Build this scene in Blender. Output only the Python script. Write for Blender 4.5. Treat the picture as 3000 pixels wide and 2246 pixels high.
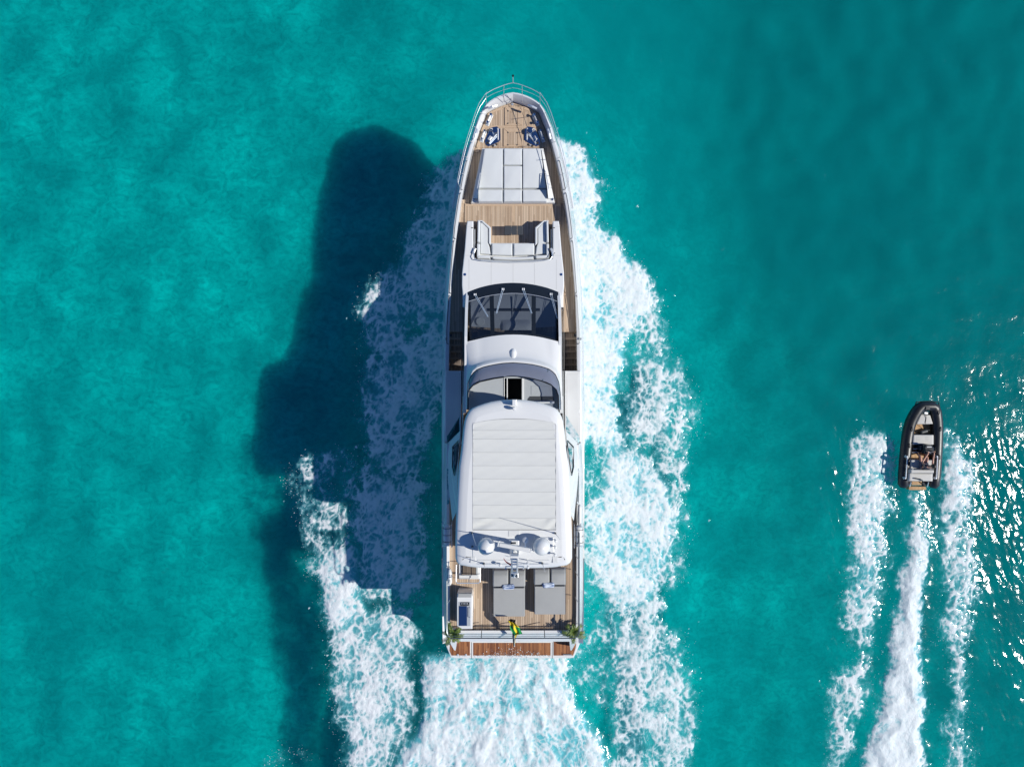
import bpy, math, random
import numpy as np

sc = bpy.context.scene
for o in list(bpy.data.objects):
    bpy.data.objects.remove(o)
COL = sc.collection
random.seed(7)
RNG = np.random.default_rng(11)

# ------------------------------------------------------------------ camera, sky, sun, exposure
H = 34.0            # drone height above the water (m)
F = 2000.0          # focal length in pixels of the 3000 px wide photograph (24 mm on 36 mm)
CX, CY = 1500.0, 1123.0
cam_d = bpy.data.cameras.new("drone_camera")
cam_d.lens = 24.0
cam_d.sensor_width = 36.0
cam_d.clip_start = 0.5
cam_d.clip_end = 20000.0
cam = bpy.data.objects.new("drone_camera", cam_d)
COL.objects.link(cam)
cam.location = (0, 0, H)
cam.rotation_euler = (0, 0, 0)
sc.camera = cam

SUN_EL = math.radians(43.0)
SUN_AZ = math.radians(-9.5)      # direction to the sun measured from +X
sx, sy, sz = math.cos(SUN_EL) * math.cos(SUN_AZ), math.cos(SUN_EL) * math.sin(SUN_AZ), math.sin(SUN_EL)
w = bpy.data.worlds.new("World")
sc.world = w
w.use_nodes = True
wn = w.node_tree.nodes
wl = w.node_tree.links
sky = wn.new("ShaderNodeTexSky")
sky.sky_type = 'NISHITA'
sky.sun_disc = False
sky.sun_elevation = SUN_EL
sky.sun_rotation = math.radians(90.0) - SUN_AZ
sky.air_density = 0.5
sky.dust_density = 0.0
sky.ozone_density = 10.0
bg = wn["Background"]
bg.inputs["Strength"].default_value = 0.15
wl.new(sky.outputs[0], bg.inputs["Color"])
sun_d = bpy.data.lights.new("sun", 'SUN')
sun_d.energy = 4.9
sun_d.angle = math.radians(0.55)
sun_d.color = (1.0, 0.965, 0.90)
sun = bpy.data.objects.new("sun", sun_d)
COL.objects.link(sun)
from mathutils import Vector, Matrix
sun.rotation_euler = Vector((sx, sy, sz)).to_track_quat('Z', 'Y').to_euler()
sun.location = (30 * sx, 30 * sy, 30 * sz)
sc.view_settings.view_transform = 'Standard'
sc.view_settings.look = 'None'
sc.view_settings.exposure = 0.0
sc.view_settings.gamma = 1.0
sc.view_settings.use_curve_mapping = False
sc.cycles.use_denoising = True
sc.cycles.max_bounces = 6
sc.cycles.transparent_max_bounces = 16
sc.cycles.sample_clamp_indirect = 4.0
sc.cycles.caustics_reflective = False
sc.cycles.caustics_refractive = False


def P(px, py, z):
    """photograph pixel + real height -> point in the scene"""
    k = (H - z) / F
    return ((px - CX) * k, (CY - py) * k, z)


def P2(pts, z):
    return [P(a, b, z)[:2] for a, b in pts]


# ------------------------------------------------------------------ mesh helpers
def area2(p):
    return sum(p[i][0] * p[(i + 1) % len(p)][1] - p[(i + 1) % len(p)][0] * p[i][1] for i in range(len(p)))


def inset(p, d):
    n = len(p)
    out = []
    for i in range(n):
        a, b, c = p[i - 1], p[i], p[(i + 1) % n]
        e1 = (b[0] - a[0], b[1] - a[1]); e2 = (c[0] - b[0], c[1] - b[1])
        l1 = math.hypot(*e1) or 1e-9; l2 = math.hypot(*e2) or 1e-9
        n1 = (-e1[1] / l1, e1[0] / l1); n2 = (-e2[1] / l2, e2[0] / l2)
        k = d / max(0.35, 1 + n1[0] * n2[0] + n1[1] * n2[1])
        out.append((b[0] + (n1[0] + n2[0]) * k, b[1] + (n1[1] + n2[1]) * k))
    return out


class MB:
    def __init__(s):
        s.v = []; s.f = []

    def add(s, vs, fs):
        o = len(s.v)
        s.v += [tuple(q) for q in vs]
        s.f += [tuple(i + o for i in q) for q in fs]
        return s

    def layers(s, rings, cap0=True, cap1=True):
        n = len(rings[0])
        vs = [q for r in rings for q in r]
        fs = []
        for k in range(len(rings) - 1):
            for i in range(n):
                j = (i + 1) % n
                fs.append((k * n + i, k * n + j, (k + 1) * n + j, (k + 1) * n + i))
        if cap0: fs.append(tuple(range(n - 1, -1, -1)))
        if cap1: fs.append(tuple((len(rings) - 1) * n + i for i in range(n)))
        return s.add(vs, fs)

    def prism(s, p, z0, z1, b=0.0):
        p = list(p)
        if area2(p) < 0: p.reverse()
        r = [[(x, y, z0) for x, y in p]]
        if b > 0:
            r.append([(x, y, z1 - b) for x, y in p])
            r.append([(x, y, z1 - 0.3 * b) for x, y in inset(p, 0.3 * b)])
            r.append([(x, y, z1) for x, y in inset(p, b)])
        else:
            r.append([(x, y, z1) for x, y in p])
        return s.layers(r)

    def pxprism(s, pts, z0, z1, b=0.0):
        return s.prism(P2(pts, z1), z0, z1, b)

    def box(s, c, d, rz=0.0, b=0.0):
        hx, hy, hz = d[0] / 2, d[1] / 2, d[2] / 2
        cr, sr = math.cos(rz), math.sin(rz)
        p = [(c[0] + x * cr - y * sr, c[1] + x * sr + y * cr) for x, y in ((-hx, -hy), (hx, -hy), (hx, hy), (-hx, hy))]
        return s.prism(p, c[2] - hz, c[2] + hz, b)

    def tube(s, path, r, seg=8, closed=False, cap=True):
        pts = [Vector(q) for q in path]
        n = len(pts)
        rs = r if isinstance(r, (list, tuple)) else [r] * n
        rings = []
        up = None
        for i in range(n):
            if closed: t = pts[(i + 1) % n] - pts[i - 1]
            else: t = pts[min(i + 1, n - 1)] - pts[max(i - 1, 0)]
            if t.length < 1e-9: t = Vector((0, 0, 1))
            t.normalize()
            if up is None:
                up = Vector((0, 0, 1)) if abs(t.z) < 0.9 else Vector((1, 0, 0))
            a = up - t * up.dot(t)
            if a.length < 1e-6: a = t.orthogonal()
            a.normalize(); up = a
            b = t.cross(a)
            rings.append([tuple(pts[i] + (a * math.cos(q) + b * math.sin(q)) * rs[i]) for q in [2 * math.pi * k / seg for k in range(seg)]])
        if closed: rings.append(rings[0])
        return s.layers(rings, cap and not closed, cap and not closed)

    def lathe(s, prof, c, seg=20):
        rings = [[(c[0] + r * math.cos(2 * math.pi * k / seg), c[1] + r * math.sin(2 * math.pi * k / seg), c[2] + z) for k in range(seg)] for r, z in prof]
        return s.layers(rings)

    def grid(s, fn, nu, nv):
        vs = [fn(i / nu, j / nv) for j in range(nv + 1) for i in range(nu + 1)]
        fs = [(j * (nu + 1) + i, j * (nu + 1) + i + 1, (j + 1) * (nu + 1) + i + 1, (j + 1) * (nu + 1) + i) for j in range(nv) for i in range(nu)]
        return s.add(vs, fs)

    def pad(s, q, z0, z1, n=14, e=9.0, puff=0.0, seed=0, wr=0.0, closed=True):
        """soft cushion on four world corners (x, y)"""
        rr = random.Random(seed)
        ph = [rr.uniform(0, 6.28) for _ in range(4)]
        Lx = math.hypot(q[1][0] - q[0][0], q[1][1] - q[0][1]); Ly = math.hypot(q[3][0] - q[0][0], q[3][1] - q[0][1])

        def fn(u, v):
            # crowd samples to the rim
            uu = 0.5 - 0.5 * math.copysign(abs(math.cos(math.pi * u)) ** 0.75, math.cos(math.pi * u))
            vv = 0.5 - 0.5 * math.copysign(abs(math.cos(math.pi * v)) ** 0.75, math.cos(math.pi * v))
            x = (q[0][0] * (1 - uu) + q[1][0] * uu) * (1 - vv) + (q[3][0] * (1 - uu) + q[2][0] * uu) * vv
            y = (q[0][1] * (1 - uu) + q[1][1] * uu) * (1 - vv) + (q[3][1] * (1 - uu) + q[2][1] * uu) * vv
            ex = min(uu, 1 - uu) * Lx; ey = min(vv, 1 - vv) * Ly
            rad = 0.032
            k = 1.0
            for d in (ex, ey):
                if d < rad: k *= math.sqrt(max(0.0, 1 - (1 - d / rad) ** 2))
            z = z0 + (z1 - z0) * k + puff * math.sin(math.pi * uu) * math.sin(math.pi * vv)
            if wr: z += k * wr * (math.sin(9 * x + 4 * y + ph[0]) * math.sin(3 * x - 7 * y + ph[1]) + 0.6 * math.sin(17 * x + ph[2]) * math.sin(13 * y + ph[3]))
            return (x, y, z)
        s.grid(fn, n, n)
        return s

    def mesh(s, name):
        m = bpy.data.meshes.new(name)
        m.from_pydata(s.v, [], s.f)
        m.update()
        return m

    def build(s, name, mat, parent=None, smooth=True, ang=20):
        m = s.mesh(name)
        if smooth:
            m.polygons.foreach_set("use_smooth", [True] * len(m.polygons))
            m.set_sharp_from_angle(angle=math.radians(ang))
        m.materials.append(mat)
        o = bpy.data.objects.new(name, m)
        COL.objects.link(o)
        if parent is not None:
            o.parent = parent
        return o


def tag(o, label=None, cat=None, group=None, kind=None):
    if label: o["label"] = label
    if cat: o["category"] = cat
    if group: o["group"] = group
    if kind: o["kind"] = kind
    return o


def thing(name, loc=(0, 0, 0), rz=0.0):
    o = bpy.data.objects.new(name, None)
    o.empty_display_size = 0.2
    COL.objects.link(o)
    o.location = loc
    o.rotation_euler = (0, 0, rz)
    return o


def fix_parent(root):
    """parts were modelled in scene coordinates: keep them there below a moved empty"""
    bpy.context.view_layer.update()
    inv = root.matrix_world.inverted()
    for ch in root.children:
        ch.matrix_parent_inverse = inv


# ------------------------------------------------------------------ materials
class NT:
    def __init__(s, name):
        s.m = bpy.data.materials.new(name)
        s.m.use_nodes = True
        s.n = s.m.node_tree.nodes; s.l = s.m.node_tree.links
        s.out = s.n["Material Output"]
        s.b = s.n["Principled BSDF"]

    def node(s, t, **kw):
        x = s.n.new(t)
        for k, v in kw.items():
            if k.startswith("i_"):
                x.inputs[k[2:].replace("_", " ")].default_value = v
            else:
                setattr(x, k, v)
        return x

    def link(s, a, b):
        s.l.new(a, b)

    def val(s, a):
        return a

    def math(s, op, a, b=None, c=None, clamp=False):
        x = s.n.new("ShaderNodeMath"); x.operation = op; x.use_clamp = clamp
        for i, q in enumerate((a, b, c)):
            if q is None: continue
            if isinstance(q, (int, float)): x.inputs[i].default_value = q
            else: s.l.new(q, x.inputs[i])
        return x.outputs[0]

    def ramp(s, fac, a, b, lo=0.0, hi=1.0):
        x = s.n.new("ShaderNodeMapRange"); x.interpolation_type = 'SMOOTHSTEP'
        s.l.new(fac, x.inputs[0])
        x.inputs[1].default_value = a; x.inputs[2].default_value = b
        x.inputs[3].default_value = lo; x.inputs[4].default_value = hi
        return x.outputs[0]

    def mix(s, fac, a, b, blend='MIX'):
        x = s.n.new("ShaderNodeMix"); x.data_type = 'RGBA'; x.blend_type = blend
        for i, q in ((0, fac), (6, a), (7, b)):
            if isinstance(q, (int, float)): x.inputs[i].default_value = q
            elif isinstance(q, tuple): x.inputs[i].default_value = (*q[:3], 1)
            else: s.l.new(q, x.inputs[i])
        return x.outputs[2]

    def coord(s, scale=(1, 1, 1)):
        g = s.n.new("ShaderNodeNewGeometry")
        mp = s.n.new("ShaderNodeMapping"); mp.inputs["Scale"].default_value = scale
        s.l.new(g.outputs["Position"], mp.inputs[0])
        return mp.outputs[0]

    def noise(s, vec, scale, detail=4.0, rough=0.55, dist=0.0):
        x = s.n.new("ShaderNodeTexNoise")
        x.inputs["Scale"].default_value = scale; x.inputs["Detail"].default_value = detail
        x.inputs["Roughness"].default_value = rough; x.inputs["Distortion"].default_value = dist
        if vec is not None: s.l.new(vec, x.inputs["Vector"])
        return x.outputs["Fac"]

    def bump(s, h, strength=0.3, dist=0.01):
        x = s.n.new("ShaderNodeBump"); x.inputs["Strength"].default_value = strength; x.inputs["Distance"].default_value = dist
        s.l.new(h, x.inputs["Height"])
        s.l.new(x.outputs[0], s.b.inputs["Normal"])
        return x.outputs[0]


def plain(name, col, rough=0.5, metal=0.0, var=0.06, nscale=3.0, bump=0.0, bscale=60.0, coat=0.0, spec=0.5, sheen=0.0):
    t = NT(name)
    co = t.coord()
    n = t.noise(co, nscale, 5)
    lo = tuple(c * (1 - var) for c in col); hi = tuple(min(1, c * (1 + var)) for c in col)
    t.link(t.mix(n, lo, hi), t.b.inputs["Base Color"])
    t.b.inputs["Metallic"].default_value = metal
    n2 = t.noise(co, nscale * 4, 3)
    t.link(t.math('ADD', t.math('MULTIPLY', n2, 0.12), rough - 0.06), t.b.inputs["Roughness"])
    t.b.inputs["Coat Weight"].default_value = coat
    t.b.inputs["Specular IOR Level"].default_value = spec
    if sheen: t.b.inputs["Sheen Weight"].default_value = sheen
    if bump:
        t.bump(t.noise(co, bscale, 3), bump, 0.01)
    return t.m


def teak(name, lo, hi, caulk, pitch, wet=0.0, across=False):
    t = NT(name)
    g = t.n.new("ShaderNodeNewGeometry")
    sp = t.n.new("ShaderNodeSeparateXYZ")
    t.link(g.outputs["Position"], sp.inputs[0])
    u = t.math('DIVIDE', sp.outputs[1 if across else 0], pitch)
    fr = t.math('FRACT', t.math('ADD', u, 100.0))
    idn = t.math('FLOOR', t.math('ADD', u, 100.0))
    wn_ = t.n.new("ShaderNodeTexWhiteNoise"); wn_.noise_dimensions = '2D'
    seg = t.math('FLOOR', t.math('ADD', t.math('DIVIDE', sp.outputs[0 if across else 1], 1.9), t.math('MULTIPLY', t.math('FRACT', t.math('MULTIPLY', idn, 0.377)), 5.0)))
    cb = t.n.new("ShaderNodeCombineXYZ")
    t.link(idn, cb.inputs[0]); t.link(seg, cb.inputs[1])
    t.link(cb.outputs[0], wn_.inputs["Vector"])
    grain = t.noise(t.coord((4, 60, 20) if across else (60, 4, 20)), 1.0, 5)
    blotch = t.noise(t.coord(), 0.8, 4)
    f = t.math('ADD', t.math('MULTIPLY', wn_.outputs["Value"], 0.5), t.math('ADD', t.math('MULTIPLY', grain, 0.3), t.math('MULTIPLY', blotch, 0.35)))
    c = t.mix(t.ramp(f, 0.2, 0.95), lo, hi)
    line = t.math('LESS_THAN', t.math('MINIMUM', fr, t.math('SUBTRACT', 1.0, fr)), 0.075)
    t.link(t.mix(line, c, caulk), t.b.inputs["Base Color"])
    t.b.inputs["Roughness"].default_value = 0.7 - 0.45 * wet
    t.bump(t.math('SUBTRACT', t.math('MULTIPLY', grain, 0.2), line), 0.35, 0.004)
    return t.m


M = {}
M['gel'] = plain("white_gelcoat", (0.67, 0.675, 0.66), 0.25, var=0.025, nscale=0.9, coat=0.3)
M['gel2'] = plain("white_nonslip", (0.60, 0.605, 0.59), 0.6, var=0.04, nscale=2.0, bump=0.15, bscale=150)
M['hull'] = plain("hull_paint", (0.62, 0.635, 0.64), 0.16, var=0.02, nscale=0.5, coat=0.5)
M['grey'] = plain("grey_moulding", (0.36, 0.385, 0.40), 0.6, var=0.05, nscale=4, bump=0.1, bscale=200)
M['dash'] = plain("dashboard_grey", (0.52, 0.54, 0.56), 0.65, var=0.08, nscale=8, bump=0.2, bscale=120)
M['teak'] = teak("weathered_teak", (0.36, 0.255, 0.17), (0.56, 0.435, 0.315), (0.05, 0.042, 0.035), 0.074)
M['teakw'] = teak("wet_teak", (0.14, 0.045, 0.02), (0.40, 0.17, 0.065), (0.025, 0.012, 0.008), 0.06, wet=0.7)
M['teakd'] = teak("shaded_stair_teak", (0.10, 0.075, 0.055), (0.18, 0.14, 0.105), (0.02, 0.018, 0.015), 0.074)  # darker copy of the teak; the stairwell's shade is put into its colour
M['teakr'] = plain("teak_margin", (0.47, 0.345, 0.235), 0.7, var=0.16, nscale=6)
M['cush'] = plain("white_upholstery", (0.58, 0.60, 0.595), 0.75, var=0.03, nscale=2, bump=0.12, bscale=220, sheen=0.2)
M['lounge'] = plain("grey_fabric", (0.33, 0.335, 0.325), 0.85, var=0.05, nscale=3, bump=0.3, bscale=180, sheen=0.3)
M['canvas'] = plain("awning_canvas", (0.60, 0.605, 0.57), 0.8, var=0.035, nscale=1.2, bump=0.2, bscale=160)
M['seam'] = plain("seam_grey", (0.46, 0.465, 0.45), 0.8)
M['steel'] = plain("polished_steel", (0.70, 0.72, 0.73), 0.33, metal=0.55, var=0.03)
M['steeld'] = plain("dark_steel_rail", (0.13, 0.15, 0.16), 0.3, metal=0.6, var=0.05)
M['mirror'] = plain("mirror_steel_plate", (0.42, 0.50, 0.62), 0.10, metal=1.0, var=0.05)
M['black'] = plain("black_gloss", (0.012, 0.015, 0.018), 0.18, var=0.2)
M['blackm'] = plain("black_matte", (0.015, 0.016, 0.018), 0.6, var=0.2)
M['darkgrey'] = plain("dark_grey_plastic", (0.05, 0.055, 0.06), 0.4, var=0.15)
M['rubber'] = plain("black_hypalon", (0.013, 0.0145, 0.016), 0.40, var=0.2, nscale=2, bump=0.12, bscale=90)
M['tseat'] = plain("tender_upholstery", (0.50, 0.49, 0.455), 0.75, var=0.05, nscale=5, bump=0.15, bscale=150)
M['tteak'] = teak("tender_teak", (0.36, 0.21, 0.09), (0.55, 0.34, 0.16), (0.08, 0.05, 0.03), 0.05)
M['skin'] = plain("skin", (0.52, 0.27, 0.18), 0.55, var=0.08, nscale=12)
M['hair'] = plain("dark_hair", (0.02, 0.014, 0.01), 0.5, var=0.3, nscale=40)
M['shirt'] = plain("navy_shirt", (0.018, 0.024, 0.045), 0.85, var=0.25, nscale=10, bump=0.3, bscale=60)
M['shorts'] = plain("grey_shorts", (0.13, 0.13, 0.16), 0.85, var=0.2, nscale=10)
M['pot'] = plain("white_pot", (0.70, 0.70, 0.68), 0.45, var=0.05)
M['soil'] = plain("dark_soil", (0.05, 0.035, 0.02), 0.9, var=0.3, nscale=20)
M['red'] = plain("dark_red_cloth", (0.25, 0.02, 0.03), 0.7)
M['mark'] = plain("dark_marking", (0.10, 0.11, 0.12), 0.5)
M['orange'] = plain("yellow_lamp", (0.55, 0.40, 0.06), 0.4)


def leaf_mat():
    t = NT("palm_leaf")
    n = t.noise(t.coord(), 9.0, 3)
    t.link(t.mix(t.ramp(n, 0.3, 0.7), (0.035, 0.085, 0.018), (0.17, 0.22, 0.035)), t.b.inputs["Base Color"])
    t.b.inputs["Roughness"].default_value = 0.45
    return t.m
M['leaf'] = leaf_mat()


def glass(name, tint, refl_rough=0.03, op=0.35, col=(0.02, 0.03, 0.05)):
    """tinted pane: tinted see-through + a little body colour + Fresnel mirror"""
    t = NT(name)
    tr = t.node("ShaderNodeBsdfTransparent"); tr.inputs[0].default_value = (*tint, 1)
    df = t.node("ShaderNodeBsdfDiffuse"); df.inputs[0].default_value = (*col, 1)
    gl = t.node("ShaderNodeBsdfGlossy"); gl.inputs["Roughness"].default_value = refl_rough
    fr = t.node("ShaderNodeFresnel"); fr.inputs[0].default_value = 1.5
    n = t.noise(t.coord(), 2.0, 3)
    a = t.node("ShaderNodeMixShader"); t.link(t.math('ADD', t.math('MULTIPLY', n, 0.1), op - 0.05), a.inputs[0]); t.link(tr.outputs[0], a.inputs[1]); t.link(df.outputs[0], a.inputs[2])
    b = t.node("ShaderNodeMixShader"); t.link(fr.outputs[0], b.inputs[0]); t.link(a.outputs[0], b.inputs[1]); t.link(gl.outputs[0], b.inputs[2])
    t.link(b.outputs[0], t.out.inputs[0])
    return t.m
M['wglass'] = glass("windshield_glass", (0.46, 0.49, 0.53), op=0.12)
M['vglass'] = glass("visor_acrylic", (0.72, 0.76, 0.88), op=0.42, col=(0.42, 0.46, 0.58))
M['sglass'] = glass("smoked_side_glass", (0.10, 0.11, 0.12), op=0.5, col=(0.02, 0.025, 0.03))


def towel_mat():
    t = NT("blue_white_towel")
    n = t.noise(t.coord((3, 22, 10)), 1.0, 4, dist=0.6)
    c = t.mix(t.ramp(n, 0.42, 0.6), (0.035, 0.09, 0.25), (0.62, 0.68, 0.75))
    t.link(c, t.b.inputs["Base Color"]); t.b.inputs["Roughness"].default_value = 0.85
    return t.m
M['towel'] = towel_mat()


def flag_mat():
    t = NT("flag_cloth")
    uv = t.node("ShaderNodeUVMap")
    sp = t.node("ShaderNodeSeparateXYZ"); t.link(uv.outputs[0], sp.inputs[0])
    u, v = sp.outputs[0], sp.outputs[1]
    # green field, yellow saltire band, black hoist and fly
    band = t.math('LESS_THAN', t.math('ABSOLUTE', t.math('SUBTRACT', u, t.math('ADD', 0.40, t.math('MULTIPLY', v, 0.15)))), 0.13)
    c = t.mix(band, (0.0, 0.235, 0.05), (0.75, 0.56, 0.02))
    tail = t.mix(t.math('GREATER_THAN', u, 0.5), (0.02, 0.05, 0.04), (0.75, 0.56, 0.02))
    c = t.mix(t.math('GREATER_THAN', v, 0.60), c, tail)
    c = t.mix(t.math('LESS_THAN', v, t.math('ADD', 0.24, t.math('MULTIPLY', u, 0.06))), c, (0.75, 0.56, 0.02))
    c = t.mix(t.math('LESS_THAN', v, t.math('ADD', 0.07, t.math('MULTIPLY', u, 0.06))), c, (0.012, 0.010, 0.008))
    t.link(c, t.b.inputs["Base Color"]); t.b.inputs["Roughness"].default_value = 0.7
    return t.m
M['flag'] = flag_mat()

# ------------------------------------------------------------------ the sea
def hash2(ix, iy, seed):
    h = (ix.astype(np.int64) * 374761393 + iy.astype(np.int64) * 668265263 + seed * 1442695041) & 0xFFFFFFFF
    h = ((h ^ (h >> 13)) * 1274126177) & 0xFFFFFFFF
    return ((h ^ (h >> 16)) & 0xFFFFFFFF) / 4294967295.0


def pnoise(x, y, seed=0):
    """gradient noise, about -0.7 .. 0.7"""
    ix = np.floor(x); iy = np.floor(y)
    fx = (x - ix).astype(np.float32); fy = (y - iy).astype(np.float32)
    u = fx * fx * fx * (fx * (fx * 6 - 15) + 10); v = fy * fy * fy * (fy * (fy * 6 - 15) + 10)

    def g(dx, dy):
        a = hash2(ix + dx, iy + dy, seed) * 6.2831853
        return np.cos(a) * (fx - dx) + np.sin(a) * (fy - dy)
    return ((g(0, 0) * (1 - u) + g(1, 0) * u) * (1 - v) + (g(0, 1) * (1 - u) + g(1, 1) * u) * v).astype(np.float32)


def fbm(x, y, octv=4, seed=0, gain=0.5, lac=2.03):
    s = 0; a = 1.0; t = 0
    for k in range(octv):
        s = s + a * pnoise(x, y, seed + 17 * k); t += a
        a *= gain; x = x * lac + 3.1; y = y * lac + 7.7
    return s / t * 1.5


def worley(x, y, seed=0):
    ix = np.floor(x); iy = np.floor(y)
    f1 = np.full(x.shape, 9.0, np.float32); f2 = f1.copy()
    for dx in (-1, 0, 1):
        for dy in (-1, 0, 1):
            cx = ix + dx; cy = iy + dy
            px = cx + hash2(cx, cy, seed); py = cy + hash2(cx, cy, seed + 91)
            d = ((px - x) ** 2 + (py - y) ** 2).astype(np.float32)
            n1 = np.minimum(f1, d); f2 = np.minimum(np.maximum(f1, d), f2); f1 = n1
    return np.sqrt(f1), np.sqrt(f2)


def sstep(a, b, x):
    t = np.clip((x - a) / (b - a), 0, 1)
    return t * t * (3 - 2 * t)


# coarse maps (20 cm) of where the wakes lie, in the water plane
CS = 0.2
cgx = np.arange(-29, 29, CS); cgy = np.arange(-35, 23, CS)
CGX, CGY = np.meshgrid(cgx, cgy)
WPX = F / H     # pixels per metre at the water


def pip(poly):
    ins = np.zeros(CGX.shape, bool)
    X = CX + CGX * WPX; Y = CY - CGY * WPX
    n = len(poly)
    for i in range(n):
        x1, y1 = poly[i]; x2, y2 = poly[(i + 1) % n]
        if y1 == y2: continue
        c = ((y1 > Y) != (y2 > Y)) & (X < (x2 - x1) * (Y - y1) / (y2 - y1) + x1)
        ins ^= c
    return ins.astype(np.float32)


def blur(a, m):
    r = max(1, int(round(m / CS / 2)))
    k = np.ones(2 * r + 1) / (2 * r + 1)
    for _ in range(3):
        a = np.apply_along_axis(lambda q: np.convolve(np.pad(q, r, mode='edge'), k, 'valid'), 0, a)
        a = np.apply_along_axis(lambda q: np.convolve(np.pad(q, r, mode='edge'), k, 'valid'), 1, a)
    return a


def sample(a, x, y):
    fx = np.clip((x - cgx[0]) / CS, 0, len(cgx) - 1.001); fy = np.clip((y - cgy[0]) / CS, 0, len(cgy) - 1.001)
    ix = fx.astype(int); iy = fy.astype(int); fx = fx - ix; fy = fy - iy
    return (a[iy, ix] * (1 - fx) + a[iy, ix + 1] * fx) * (1 - fy) + (a[iy + 1, ix] * (1 - fx) + a[iy + 1, ix + 1] * fx) * fy


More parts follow.
